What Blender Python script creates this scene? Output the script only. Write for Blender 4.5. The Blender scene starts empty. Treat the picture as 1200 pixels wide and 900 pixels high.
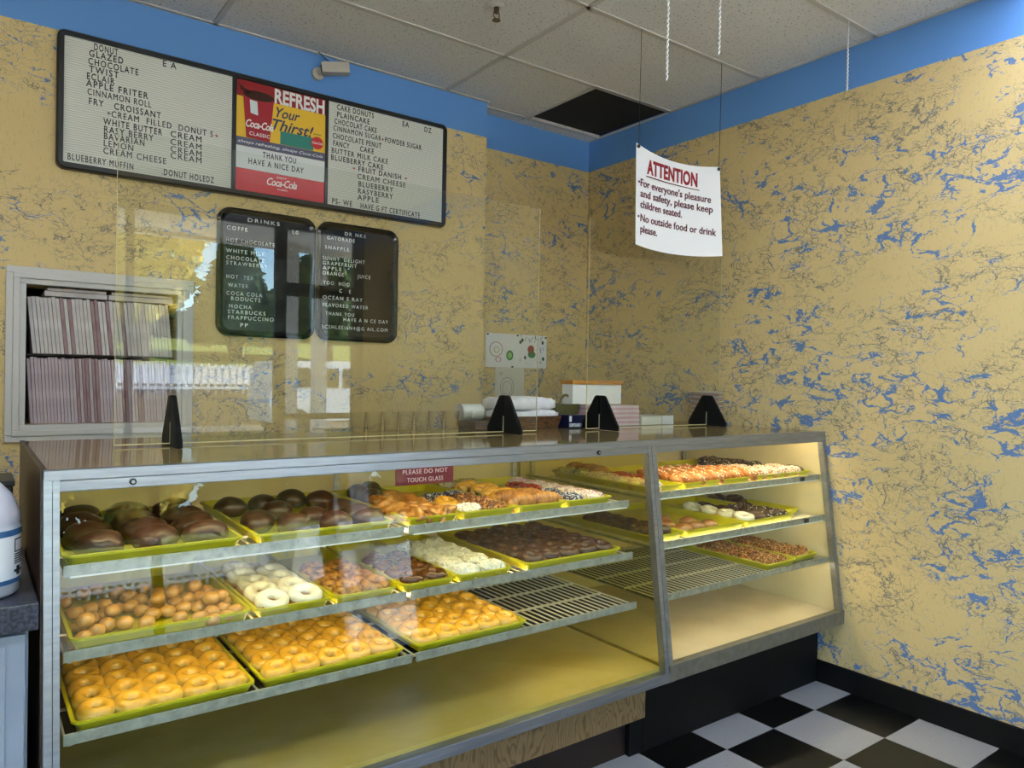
import bpy, bmesh, math, random
from mathutils import Vector, Matrix
random.seed(7)
PI = math.pi
COL = bpy.context.scene.collection
SC = bpy.context.scene

# ------------------------------------------------------------------ camera
def set_camera():
    yaw, pit, rol, f, H = 0.6346036, -0.0077947, 0.0176106, 864.83, 1.42927
    fw = Vector((math.sin(yaw)*math.cos(pit), math.cos(yaw)*math.cos(pit), math.sin(pit)))
    rt = Vector((math.cos(yaw), -math.sin(yaw), 0)); up = rt.cross(fw)
    r2 = math.cos(rol)*rt + math.sin(rol)*up; u2 = -math.sin(rol)*rt + math.cos(rol)*up
    cd = bpy.data.cameras.new('camera'); cam = bpy.data.objects.new('camera', cd); COL.objects.link(cam)
    m = Matrix((r2, u2, -fw)).transposed().to_4x4(); m.translation = Vector((0, 0, H))
    cam.matrix_world = m
    cd.sensor_width = 36; cd.sensor_fit = 'HORIZONTAL'; cd.lens = f/1200*36; cd.clip_start = .02
    SC.camera = cam
set_camera()

# ------------------------------------------------------------------ sky, sun, lights, exposure
SKY_STRENGTH = 1.3
SUN_STRENGTH = 46.0
CEILING_FILL = 6.4
TUBE = 19.0
SC.view_settings.view_transform = 'Standard'; SC.view_settings.look = 'None'
SC.view_settings.exposure = 0.38; SC.view_settings.gamma = 1.0; SC.view_settings.use_curve_mapping = False
w = bpy.data.worlds.new('sky'); SC.world = w; w.use_nodes = True
nt = w.node_tree; bg = nt.nodes['Background']
sk = nt.nodes.new('ShaderNodeTexSky'); sk.sky_type = 'NISHITA'; sk.sun_disc = False
sk.sun_elevation = math.radians(42); sk.sun_rotation = math.radians(20); sk.dust_density = .1; sk.ozone_density = 3.0
nt.links.new(sk.outputs[0], bg.inputs[0]); bg.inputs[1].default_value = SKY_STRENGTH
sd = bpy.data.lights.new('sun', 'SUN'); sd.energy = SUN_STRENGTH; sd.angle = .01; sd.color = (1, .97, .93)
so = bpy.data.objects.new('sun', sd); COL.objects.link(so)
so.rotation_euler = Vector((-.9, -.22, -1)).to_track_quat('-Z', 'Y').to_euler()
SC.cycles.max_bounces = 8; SC.cycles.transparent_max_bounces = 24; SC.cycles.diffuse_bounces = 3
SC.cycles.glossy_bounces = 4; SC.cycles.sample_clamp_indirect = 6; SC.cycles.caustics_reflective = False
SC.cycles.use_denoising = True
SC.cycles.blur_glossy = .5

# ------------------------------------------------------------------ helpers
def lin(c):
    def f(u):
        u /= 255.0
        return u/12.92 if u <= .04045 else ((u+.055)/1.055)**2.4
    return (f(c[0]), f(c[1]), f(c[2]), 1)

MATS = {}
def mat(name, rgb=(200, 200, 200), rough=.5, metal=0, spec=.5, emit=None, es=0, coat=0):
    if name in MATS: return MATS[name]
    m = bpy.data.materials.new(name); m.use_nodes = True
    b = m.node_tree.nodes['Principled BSDF']
    b.inputs['Base Color'].default_value = lin(rgb)
    b.inputs['Roughness'].default_value = rough; b.inputs['Metallic'].default_value = metal
    b.inputs['Specular IOR Level'].default_value = spec
    if coat: b.inputs['Coat Weight'].default_value = coat; b.inputs['Coat Roughness'].default_value = .08
    if emit:
        b.inputs['Emission Color'].default_value = lin(emit); b.inputs['Emission Strength'].default_value = es
    MATS[name] = m
    return m
class NT:
    """small node-graph writer"""
    def __init__(s, m): s.t = m.node_tree; s.b = s.t.nodes.get('Principled BSDF')
    def n(s, ty, ins=None, **k):
        d = s.t.nodes.new('ShaderNode'+ty)
        for a, v in k.items(): setattr(d, a, v)
        for a, v in (ins or {}).items(): s.put(d.inputs[a], v)
        return d
    def put(s, sock, v):
        if isinstance(v, bpy.types.NodeSocket): s.t.links.new(v, sock)
        else: sock.default_value = v
    def math(s, op, a, b=0, c=0):
        return s.n('Math', {0: a, 1: b, 2: c}, operation=op).outputs[0]
    def vmath(s, op, a, b):
        return s.n('VectorMath', {0: a, 1: b}, operation=op).outputs[0]
    def mix(s, f, a, b):
        d = s.n('Mix', data_type='RGBA'); s.put(d.inputs[0], f); s.put(d.inputs[6], a); s.put(d.inputs[7], b); return d.outputs[2]
    def noise(s, vec, scale, detail=3, rough=.5, out='Fac'):
        return s.n('TexNoise', {'Vector': vec, 'Scale': scale, 'Detail': detail, 'Roughness': rough}).outputs[out]
    def ramp(s, f, stops, interp='LINEAR'):
        d = s.n('ValToRGB', {0: f}); e = d.color_ramp; e.interpolation = interp
        while len(e.elements) > len(stops): e.elements.remove(e.elements[-1])
        while len(e.elements) < len(stops): e.elements.new(.5)
        for q, (p, c) in zip(e.elements, stops): q.position = p; q.color = c
        return d.outputs[0]
    def smooth(s, v, a, b):
        return s.n('MapRange', {'Value': v, 'From Min': a, 'From Max': b}, interpolation_type='SMOOTHSTEP').outputs[0]
    def bump(s, h, st=.2, dist=.01):
        s.put(s.b.inputs['Normal'], s.n('Bump', {'Height': h, 'Strength': st, 'Distance': dist}).outputs[0])

def noisy(name, a, b, scale=20, rough=.5, metal=0, bumpst=0, detail=4, stretch=(1, 1, 1), coat=0, lo=.35, hi=.65):
    if name in MATS: return MATS[name]
    m = mat(name, a, rough, metal, coat=coat); g = NT(m)
    v = g.vmath('MULTIPLY', g.n('TexCoord').outputs['Object'], stretch)
    f = g.noise(v, scale, detail)
    g.put(g.b.inputs['Base Color'], g.ramp(f, [(lo, lin(a)), (hi, lin(b))]))
    if bumpst: g.bump(f, bumpst, .004)
    return m
def glass(name, tint=(255, 255, 255), k=1.5, mx=1.0):
    m = bpy.data.materials.new(name); m.use_nodes = True; t = m.node_tree; t.nodes.clear()
    o = t.nodes.new('ShaderNodeOutputMaterial'); x = t.nodes.new('ShaderNodeMixShader')
    tr = t.nodes.new('ShaderNodeBsdfTransparent'); gl = t.nodes.new('ShaderNodeBsdfGlossy'); fr = t.nodes.new('ShaderNodeFresnel')
    tr.inputs[0].default_value = lin(tint); gl.inputs['Roughness'].default_value = 0.0
    fr.inputs[0].default_value = 1.45
    mu = t.nodes.new('ShaderNodeMath'); mu.operation = 'MULTIPLY'; mu.inputs[1].default_value = k; mu.use_clamp = True
    ge = t.nodes.new('ShaderNodeNewGeometry'); sb = t.nodes.new('ShaderNodeMath'); sb.operation = 'SUBTRACT'; sb.inputs[0].default_value = 1
    m2 = t.nodes.new('ShaderNodeMath'); m2.operation = 'MULTIPLY'
    t.links.new(fr.outputs[0], mu.inputs[0]); t.links.new(ge.outputs['Backfacing'], sb.inputs[1])
    t.links.new(mu.outputs[0], m2.inputs[0]); t.links.new(sb.outputs[0], m2.inputs[1])
    t.links.new(m2.outputs[0], x.inputs[0]); t.links.new(tr.outputs[0], x.inputs[1]); t.links.new(gl.outputs[0], x.inputs[2])
    t.links.new(x.outputs[0], o.inputs[0]); MATS[name] = m
    return m

class MB:
    """collects primitives into one mesh"""
    def __init__(s): s.bm = bmesh.new()
    def face(s, vs): return s.bm.faces.new([s.bm.verts.new(v) for v in vs])
    def box(s, x0, x1, y0, y1, z0, z1, bev=0):
        r = bmesh.ops.create_cube(s.bm, size=1)
        for v in r['verts']:
            v.co = Vector(((x0+x1)/2+v.co.x*(x1-x0), (y0+y1)/2+v.co.y*(y1-y0), (z0+z1)/2+v.co.z*(z1-z0)))
        if bev:
            es = list({e for v in r['verts'] for e in v.link_edges})
            bmesh.ops.bevel(s.bm, geom=es, offset=bev, segments=2, affect='EDGES', profile=.7)
        return s
    def rings(s, rs, cap0=True, cap1=True, closed=True, loop=False):
        vv = [[s.bm.verts.new(p) for p in r] for r in rs]
        n = len(rs[0]); pr = list(zip(vv, vv[1:])) + ([(vv[-1], vv[0])] if loop else [])
        for a, b in pr:
            for i in range(n if closed else n-1):
                j = (i+1) % n
                s.bm.faces.new((a[i], a[j], b[j], b[i]))
        if cap0 and not loop: s.bm.faces.new(list(reversed(vv[0])))
        if cap1 and not loop: s.bm.faces.new(vv[-1])
        return s
    def tube(s, pts, r, n=8, rr=None):
        pts = [Vector(p) for p in pts]; rs = []
        prev = None
        for i, p in enumerate(pts):
            d = (pts[min(i+1, len(pts)-1)]-pts[max(i-1, 0)]).normalized()
            a = prev if prev else (Vector((0, 0, 1)) if abs(d.z) < .9 else Vector((1, 0, 0)))
            u = d.cross(a).normalized(); q = u.cross(d).normalized(); prev = q
            R = rr[i] if rr else r
            rs.append([p+R*(math.cos(2*PI*k/n)*u+math.sin(2*PI*k/n)*q) for k in range(n)])
        return s.rings(rs)
    def lathe(s, prof, c=(0, 0, 0), n=32):
        rs = [[(c[0]+r*math.cos(2*PI*k/n), c[1]+r*math.sin(2*PI*k/n), c[2]+z) for k in range(n)] for r, z in prof]
        return s.rings(rs)
    def prism(s, poly, axis, a, b):
        """poly of 2-d points extruded along axis from a to b"""
        def P(p, t):
            return {'x': (t, p[0], p[1]), 'y': (p[0], t, p[1]), 'z': (p[0], p[1], t)}[axis]
        return s.rings([[P(p, a) for p in poly], [P(p, b) for p in poly]])
    def add_mesh(s, me, M):
        n0 = len(s.bm.verts); s.bm.from_mesh(me); s.bm.verts.ensure_lookup_table()
        for v in list(s.bm.verts)[n0:]: v.co = M @ v.co
        return s
    def mesh(s, name, m, smooth=False, off=(0, 0, 0)):
        bmesh.ops.recalc_face_normals(s.bm, faces=s.bm.faces[:])
        me = bpy.data.meshes.new(name)
        o = Vector(off)
        if o.length: bmesh.ops.translate(s.bm, verts=s.bm.verts[:], vec=-o)
        s.bm.to_mesh(me); s.bm.free(); me.materials.append(m)
        if smooth:
            for p in me.polygons: p.use_smooth = True
        return me
def rrect(x0, x1, y0, y1, r, n=5):
    o = []
    for cx, cy, a in ((x1-r, y1-r, 0), (x0+r, y1-r, 90), (x0+r, y0+r, 180), (x1-r, y0+r, 270)):
        for k in range(n+1):
            t = math.radians(a+90*k/n); o.append((cx+r*math.cos(t), cy+r*math.sin(t)))
    return o
def wloc(o):
    v = Vector((0, 0, 0))
    while o: v += o.location; o = o.parent
    return v
def thing(name, label, cat, loc=(0, 0, 0), group=None):
    o = bpy.data.objects.new(name, None); COL.objects.link(o); o.location = loc; o.empty_display_size = .05
    return tag(o, label, cat, group)
def tag(o, label, cat, group=None, kind=None):
    o['label'] = label; o['category'] = cat
    if group: o['group'] = group
    if kind: o['kind'] = kind
    return o
def part(T, name, mb, m, smooth=False, label=None, kind=None):
    """mb built in world coordinates, T unrotated"""
    o = bpy.data.objects.new(name, mb.mesh(name, m, smooth, wloc(T))); COL.objects.link(o); o.parent = T
    if label: o['label'] = label
    if kind: o['kind'] = kind
    return o
def solo(name, label, cat, mb, m, loc=(0, 0, 0), group=None, smooth=False):
    o = bpy.data.objects.new(name, mb.mesh(name, m, smooth, loc)); COL.objects.link(o); o.location = loc
    return tag(o, label, cat, group)
def struct(name, mb, m, parent=None):
    o = bpy.data.objects.new(name, mb.mesh(name, m)); COL.objects.link(o)
    if parent: o.parent = parent
    else: o['kind'] = 'structure'
    return o
def copy_tree(o, parent=None):
    c = o.copy(); COL.objects.link(c)
    if parent: c.parent = parent
    for ch in list(o.children): copy_tree(ch, c)
    return c
def text_mesh(body, bold=0, shear=0, space=1):
    cu = bpy.data.curves.new('t', 'FONT'); cu.body = body; cu.size = 1; cu.offset = bold; cu.shear = shear; cu.extrude = .02
    cu.space_character = space; cu.resolution_u = 3
    o = bpy.data.objects.new('t', cu); COL.objects.link(o)
    dg = bpy.context.evaluated_depsgraph_get(); me = bpy.data.meshes.new_from_object(o.evaluated_get(dg))
    bpy.data.objects.remove(o); bpy.data.curves.remove(cu)
    return me
def letters(T, body, x0, x1, z, h, y, m, bold=.012, shear=0, name='lettering', space=1.15, sag=None, capfit=True, up=0):
    """one line of letters facing -y: from x0 to x1, baseline z, capital height h"""
    twin = bold if 'M' in body else 0     # the built-in M fills in when it is offset: double it instead
    me = text_mesh(body, 0 if twin else bold, shear, space)
    xs = [v.co.x for v in me.vertices]; a, b = min(xs), max(xs)
    sx = (x1-x0)/(b-a); sy = h/.69
    M = Matrix(((sx, 0, 0, x0-a*sx), (0, 0, -.03, y), (up*sx, sy, 0, z), (0, 0, 0, 1)))
    mb = MB()
    for q in ((-1, 1) if twin else (0,)): mb.add_mesh(me, Matrix.Translation((q*twin*sx, q*.00006, 0)) @ M)
    if sag:
        for v in mb.bm.verts: v.co.y += sag(v.co.x)
    bpy.data.meshes.remove(me)
    return part(T, name, mb, m)
ORD = ['zero', 'first', 'second', 'third', 'fourth', 'fifth', 'sixth', 'seventh', 'eighth', 'ninth', 'tenth', 'eleventh', 'twelfth', 'thirteenth', 'fourteenth']

# room numbers (metres; floor tiles are 0.3048)
XR, YB, YB2, XS = 3.3059, 3.5171, 3.6737, 2.38
ZC, ZB = 3.0098, 2.8086
XL, YF = -1.6, -1.6
TX0, TY0, TT = 2.9985, 1.7926, .3048

# ------------------------------------------------------------------ surface materials
def wallpaper(name, axis, thick, dense):
    m = mat(name, (205, 172, 98), .65); g = NT(m)
    p = g.n('SeparateXYZ', {0: g.n('NewGeometry').outputs['Position']})
    h = p.outputs[axis]; z = p.outputs[2]
    v = g.n('CombineXYZ', {0: g.math('MULTIPLY', h, .8), 1: g.math('MULTIPLY', z, 1.3), 2: 3.0*axis+.37}).outputs[0]
    wv = g.vmath('SUBTRACT', g.noise(v, 3.4, 3, .5, 'Color'), (.5, .5, .5))
    wv2 = g.vmath('SUBTRACT', g.noise(v, 22, 4, .65, 'Color'), (.5, .5, .5))
    v2 = g.vmath('ADD', g.vmath('ADD', v, g.vmath('MULTIPLY', wv, (.20, .30, .20))), g.vmath('MULTIPLY', wv2, (.045, .095, .03)))
    fold = lambda sc, d, r: g.math('ABSOLUTE', g.math('SUBTRACT', g.noise(v2, sc, d, r), .5))
    def edge(sc, st, rnd=1.0):
        vv = g.vmath('MULTIPLY', v2, st)
        return g.n('TexVoronoi', {'Vector': vv, 'Scale': sc, 'Randomness': rnd}, feature='DISTANCE_TO_EDGE').outputs['Distance']
    mask = g.smooth(g.noise(v, 2.6, 2, .5), .40, .62)
    breakup = g.smooth(g.noise(v2, 10, 4, .65), .46, .72)
    thr = g.math('MULTIPLY', g.math('MULTIPLY', mask, breakup), thick)
    e1 = edge(5.6, (1, 1.5, 1)); e2 = edge(10.5, (1, 1.4, 1)); e3 = edge(21, (1, 1.2, 1)); e4 = edge(40, (1, 1.2, 1))
    blue = g.math('MAXIMUM', g.math('LESS_THAN', e1, thr), g.math('LESS_THAN', e2, g.math('MULTIPLY', thr, 1.35)))
    mask2 = g.smooth(g.noise(v, 3.3, 2, .5), .36, .56)
    br2 = g.smooth(g.noise(v2, 15, 3, .6), .40, .56)
    m3 = g.math('MULTIPLY', mask2, br2)
    fine = g.math('LESS_THAN', e2, g.math('MULTIPLY', m3, .020*dense))
    fine3 = g.math('LESS_THAN', e3, g.math('MULTIPLY', m3, .034*dense))
    fine4 = g.math('LESS_THAN', e4, g.math('MULTIPLY', m3, .042*dense))
    fine = g.math('MAXIMUM', g.math('MAXIMUM', fine, fine3), g.math('MULTIPLY', fine4, .45))
    # fine vertical crinkle of the paper
    vc = g.n('CombineXYZ', {0: g.math('MULTIPLY', h, 3.2), 1: z, 2: .1}).outputs[0]
    cr = g.noise(vc, 45, 3, .6)
    base = g.mix(g.noise(v, 1.3, 3, .5), lin((208, 180, 122)), lin((219, 193, 138)))
    base = g.mix(g.math('MULTIPLY', g.smooth(cr, .55, .72), .30), base, lin((160, 132, 74)))
    c = g.mix(g.math('MULTIPLY', fine, .72), base, lin((72, 84, 98)))
    c = g.mix(g.math('MULTIPLY', blue, .9), c, lin((76, 118, 172)))
    zz = g.math('ADD', z, g.math('MULTIPLY', g.noise(v, 60, 2, .5), .004))
    band = g.math('GREATER_THAN', zz, ZB)
    c = g.mix(band, c, lin((96, 148, 212)))
    g.put(g.b.inputs['Base Color'], c)
    g.bump(g.math('MULTIPLY', g.math('SUBTRACT', cr, blue), g.math('SUBTRACT', 1, band)), .25, .003)
    return m
M_WPB = wallpaper('wallpaper_back', 0, .050, .75)
M_WPR = wallpaper('wallpaper_right', 1, .100, 1.05)

def floor_mat():
    m = mat('checker_floor', (230, 228, 225), .35); g = NT(m)
    p = g.n('SeparateXYZ', {0: g.n('NewGeometry').outputs['Position']})
    i = g.math('FLOOR', g.math('DIVIDE', g.math('SUBTRACT', p.outputs[0], TX0), TT))
    j = g.math('FLOOR', g.math('DIVIDE', g.math('SUBTRACT', p.outputs[1], TY0), TT))
    par = g.math('ABSOLUTE', g.math('MODULO', g.math('ADD', i, j), 2))
    ge = g.n('NewGeometry').outputs['Position']
    sp = g.smooth(g.noise(ge, 160, 2, .5), .62, .70)
    sp2 = g.smooth(g.noise(ge, 90, 2, .5), .60, .72)
    wh = g.mix(g.math('MULTIPLY', sp, .6), lin((158, 157, 160)), lin((90, 90, 94)))
    bl = g.mix(g.math('MULTIPLY', sp2, .5), lin((9, 9, 10)), lin((44, 44, 44)))
    g.put(g.b.inputs['Base Color'], g.mix(par, wh, bl))
    g.put(g.b.inputs['Roughness'], g.math('ADD', .3, g.math('MULTIPLY', sp, .2)))
    return m
M_FLOOR = floor_mat()
def ceil_mat():
    m = mat('ceiling_tile', (226, 222, 214), .9); g = NT(m)
    ge = g.n('NewGeometry').outputs['Position']
    hole = g.smooth(g.noise(ge, 95, 2, .5), .61, .68)
    big = g.noise(ge, 30, 3, .6)
    c = g.mix(g.math('MULTIPLY', big, .35), lin((228, 224, 217)), lin((200, 195, 188)))
    g.put(g.b.inputs['Base Color'], g.mix(g.math('MULTIPLY', hole, .75), c, lin((110, 105, 100))))
    g.bump(g.math('SUBTRACT', big, hole), .3, .004)
    return m
M_CEIL = ceil_mat()
M_GRID = mat('ceiling_grid_metal', (196, 190, 180), .5)
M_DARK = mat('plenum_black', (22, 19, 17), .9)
M_BLACKBASE = mat('black_vinyl', (7, 7, 7), .6, spec=.25)
M_WHITEPAINT = mat('white_trim_paint', (196, 192, 190), .45)
M_SHELLWHITE = mat('plain_wall_paint', (214, 186, 120), .7)

# ------------------------------------------------------------------ room shell
WX0, WX1, WZ0, WZ1 = .18, .742, 1.21, 1.772      # pass-through opening in the back wall
struct('floor', MB().box(XL-.1, XR+.1, YF-.1, YB2+.1, -.1, 0), M_FLOOR)
mb = MB()
mb.box(XL, WX0, YB, YB+.2, 0, ZC); mb.box(WX1, XS, YB, YB+.2, 0, ZC)
mb.box(WX0, WX1, YB, YB+.2, 0, WZ0); mb.box(WX0, WX1, YB, YB+.2, WZ1, ZC)
struct('wall_back', mb, M_WPB)
struct('wall_back_recess', MB().box(XS, XR+.1, YB2, YB2+.1, 0, ZC+.5), M_WPB)
struct('wall_right', MB().box(XR, XR+.1, YF-.1, YB2, 0, ZC+.5), M_WPR)
struct('wall_left', MB().box(XL-.1, XL, YF-.1, -1.4, 0, ZC).box(XL-.1, XL, -.4, YB+.2, 0, ZC).box(XL-.1, XL, -1.4, -.4, 0, .6).box(XL-.1, XL, -1.4, -.4, 2.8, ZC), M_SHELLWHITE)
# front wall: storefront opening x -1.3..3.05
FX0, FX1, FZ0, FZ1 = -1.3, 3.05, .55, 2.80
mb = MB(); mb.box(XL-.1, FX0, YF-.1, YF, 0, ZC); mb.box(FX1, XR, YF-.1, YF, 0, ZC)
mb.box(FX0, 2.25, YF-.1, YF, 0, FZ0); mb.box(FX0, FX1, YF-.1, YF, FZ1, ZC)
struct('wall_front', mb, M_SHELLWHITE)
M_BRONZE = mat('dark_bronze_frame', (26, 24, 24), .4, .6)
M_PANE = glass('window_glass', (246, 250, 248), 1.0)
wi = struct('window_2', MB().box(FX0, 2.2, YF-.08, YF-.02, FZ0, FZ0+.06), M_BRONZE)
mb = MB().box(FX0, 2.2, YF-.08, YF-.02, FZ1-.06, FZ1)
for x in (FX0, -.15, 1.0): mb.box(x, x+.06, YF-.08, YF-.02, FZ0, FZ1)
struct('window_frame', mb, M_BRONZE, wi)
struct('window_pane', MB().box(FX0, 2.2, YF-.052, YF-.048, FZ0, FZ1), M_PANE, wi)
w3 = struct('added_fill_window', MB().box(XL-.08, XL-.02, -1.4, -.4, .6, .66), M_BRONZE)  # unseen side window, added for more daylight on right wall and ceiling
struct('window_frame', MB().box(XL-.08, XL-.02, -1.4, -.4, 2.74, 2.8).box(XL-.08, XL-.02, -1.4, -1.34, .66, 2.74).box(XL-.08, XL-.02, -.46, -.4, .66, 2.74).box(XL-.08, XL-.02, -.93, -.87, .66, 2.74), M_BRONZE, w3)
struct('window_pane', MB().box(XL-.052, XL-.048, -1.4, -.4, .6, 2.8), M_PANE, w3)
do = struct('door_1', MB().box(2.2, 2.3, YF-.08, YF-.02, 0, FZ1), M_BRONZE)
mb = MB().box(2.95, 3.05, YF-.08, YF-.02, 0, FZ1).box(2.3, 2.95, YF-.08, YF-.02, 2.14, 2.26).box(2.3, 2.95, YF-.08, YF-.02, FZ1-.06, FZ1)
mb.box(2.3, 2.95, YF-.08, YF-.02, 0, .2).box(2.3, 2.95, YF-.1, YF, 1.02, 1.07)
struct('door_frame', mb, M_BRONZE, do)
struct('door_pane', MB().box(2.3, 2.95, YF-.052, YF-.048, .2, FZ1), M_PANE, do)
# ceiling: 2 ft rows, 4 ft tiles, one 2 ft tile missing beside the right wall
YG = [2.963-.6096*k for k in range(-1, 8)]
mb = MB()
mb.box(XL-.1, 2.705, YF-.1, YB+.001, ZC, ZC+.05); mb.box(2.705, XR, YF-.1, 2.963, ZC, ZC+.05)
mb.box(2.38, 2.705, YB, YB2, ZC, ZC+.05); mb.box(2.705, XR, 3.575, YB2, ZC-.004, ZC+.05)
cei = struct('ceiling', mb, M_CEIL)
mb = MB()
for y in YG[1:]:
    if y > YF: mb.box(XL, XR, y-.012, y+.012, ZC-.006, ZC+.002)
for x in (2.10, .881, -.338): mb.box(x-.012, x+.012, YF, YB, ZC-.006, ZC+.002)
mb.box(2.693, 2.717, 2.963, 3.575, ZC-.006, ZC+.011)
mb.box(2.38, XR, 3.563, 3.587, ZC-.006, ZC+.002)
mb.box(XL, XS, YB-.02, YB, ZC-.006, ZC+.001); mb.box(XR-.02, XR, YF, 2.963, ZC-.006, ZC+.001); mb.box(XR-.012, XR, 2.963, YB2, ZC-.006, ZC+.001)
mb.box(2.705, XR, 2.950, 2.963, ZC-.006, ZC+.011)
struct('trim_1', mb, M_GRID, cei)
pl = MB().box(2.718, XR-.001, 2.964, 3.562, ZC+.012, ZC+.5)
struct('plenum_shade', pl, M_DARK)  # black block closes the opening, its colour stands for the unlit void
struct('roof', MB().box(XL-.2, XR+.2, YF-.2, YB2+.2, ZC+.52, ZC+.6), M_DARK)
mb = MB().box(XR-.012, XR, YF, 2.0, 0, .1057, .003)
struct('baseboard_right', mb, M_BLACKBASE)
# pass-through: stepped white trim and a niche behind
mb = MB()
def picture_frame(mb, x0, x1, z0, z1, wd, yy0, yy1):
    mb.box(x0, x1, yy0, yy1, z1-wd, z1, .003); mb.box(x0, x1, yy0, yy1, z0, z0+wd, .003)
    mb.box(x0, x0+wd, yy0, yy1, z0+wd, z1-wd, .003); mb.box(x1-wd, x1, yy0, yy1, z0+wd, z1-wd, .003)
win = struct('window_1', MB().box(WX0-.02, WX1+.02, YB+.2, YB+.45, WZ0-.03, WZ0), M_WHITEPAINT)
picture_frame(mb, .113, .805, 1.142, 1.838, .026, YB-.018, YB)
picture_frame(mb, .137, .782, 1.166, 1.814, .022, YB-.026, YB)
picture_frame(mb, .157, .764, 1.186, 1.795, .024, YB-.012, YB+.02)
struct('window_frame', mb, M_WHITEPAINT, win)
mb = MB().box(WX0-.02, WX1+.02, YB+.44, YB+.46, WZ0, WZ1).box(WX0-.02, WX0, YB+.2, YB+.45, WZ0, WZ1).box(WX1, WX1+.02, YB+.2, YB+.45, WZ0, WZ1).box(WX0-.02, WX1+.02, YB+.2, YB+.45, WZ1, WZ1+.02)
mb.box(WX0, WX1, YB+.06, YB+.44, 1.488, 1.496)
struct('window_niche', mb, mat('niche_grey', (70, 62, 62), .8), win)

# unseen troffers added to fill the room with light, behind and above the camera
for k, (x, y) in enumerate(((.27, .23), (1.49, .23), (2.7, .83), (-.95, 1.45), (-.95, .23))):
    t = thing('ceiling_fill_light', 'unseen recessed fill light added in the ceiling, ' + ('above the camera', 'right of the one above the camera', 'nearest the right wall', 'nearest the menu board', 'nearest the left wall')[k], 'light', (x, y, ZC-.012), 'added ceiling fill lights')
    hx, hy = .58, .28
    part(t, 'frame', MB().box(x-hx-.02, x+hx+.02, y-hy-.02, y-hy, ZC-.014, ZC-.002).box(x-hx-.02, x+hx+.02, y+hy, y+hy+.02, ZC-.014, ZC-.002).box(x-hx-.02, x-hx, y-hy, y+hy, ZC-.014, ZC-.002).box(x+hx, x+hx+.02, y-hy, y+hy, ZC-.014, ZC-.002), M_WHITEPAINT)
    part(t, 'diffuser', MB().box(x-hx, x+hx, y-hy, y+hy, ZC-.010, ZC-.004), mat('light_diffuser', (255, 255, 255), .5, emit=(222, 234, 255), es=CEILING_FILL))

# ------------------------------------------------------------------ outdoors (seen in the glass)
M_ASPH = noisy('asphalt', (182, 180, 178), (206, 204, 200), 6, .9)
struct('ground', MB().box(-40, 60, -60, YF-.1, -.12, -.02), M_ASPH)
struct('ground_side', MB().box(-40, XL-.1, YF-.1, 30, -.12, -.02), M_ASPH)
struct('ground_parking', MB().box(-40, 60, -16, -8.5, -.018, -.012), noisy('dark_asphalt', (96, 92, 88), (120, 114, 108), 4, .9))
struct('planting_bed', MB().prism([(-16, -.02), (-18.2, 1.1), (-18.2, -.1)], 'x', -40, 60), noisy('bed_brown', (66, 54, 40), (92, 80, 54), 3, .95))
struct('road', MB().prism([(-18.2, 1.1), (-20.2, 1.66), (-20.2, 1.3), (-18.2, .8)], 'x', -40, 60), mat('road_grey', (205, 205, 210), .9))
struct('lawn_bank', MB().prism([(-20.2, 1.66), (-23, 2.15), (-32, 3.0), (-36, 3.0), (-36, -.1), (-20.2, -.1)], 'x', -40, 60), noisy('lawn_grass', (112, 128, 58), (146, 152, 78), 3, .95))
M_CREAM = mat('soffit_cream', (244, 238, 224), .7)
can = struct('canopy', MB().box(-6, 12, -3.2, YF-.1, 2.86, 2.95), M_CREAM)
struct('canopy_fascia', MB().box(-6, 12, -3.3, -3.2, 2.82, 3.2), M_CREAM, can)
struct('canopy_gutter', MB().box(-6, 12, -3.4, -3.3, 3.05, 3.2), M_CREAM, can)
M_COLW = mat('white_column', (236, 236, 238), .5)
for k, x in enumerate((2.86, 3.20, 9.5, -3.2)):
    t = thing('porch_column', 'white square porch column, %s from the left outside the shop front' % ORD[[2, 3, 4, 1][k]], 'column', (x, -3.1, -.02), 'porch columns outside')
    part(t, 'shaft', MB().box(x-.07, x+.07, -3.17, -3.03, .2, 2.86, .008), M_COLW)
    part(t, 'base', MB().box(x-.11, x+.11, -3.21, -2.99, -.02, .2, .012), M_COLW)
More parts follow.
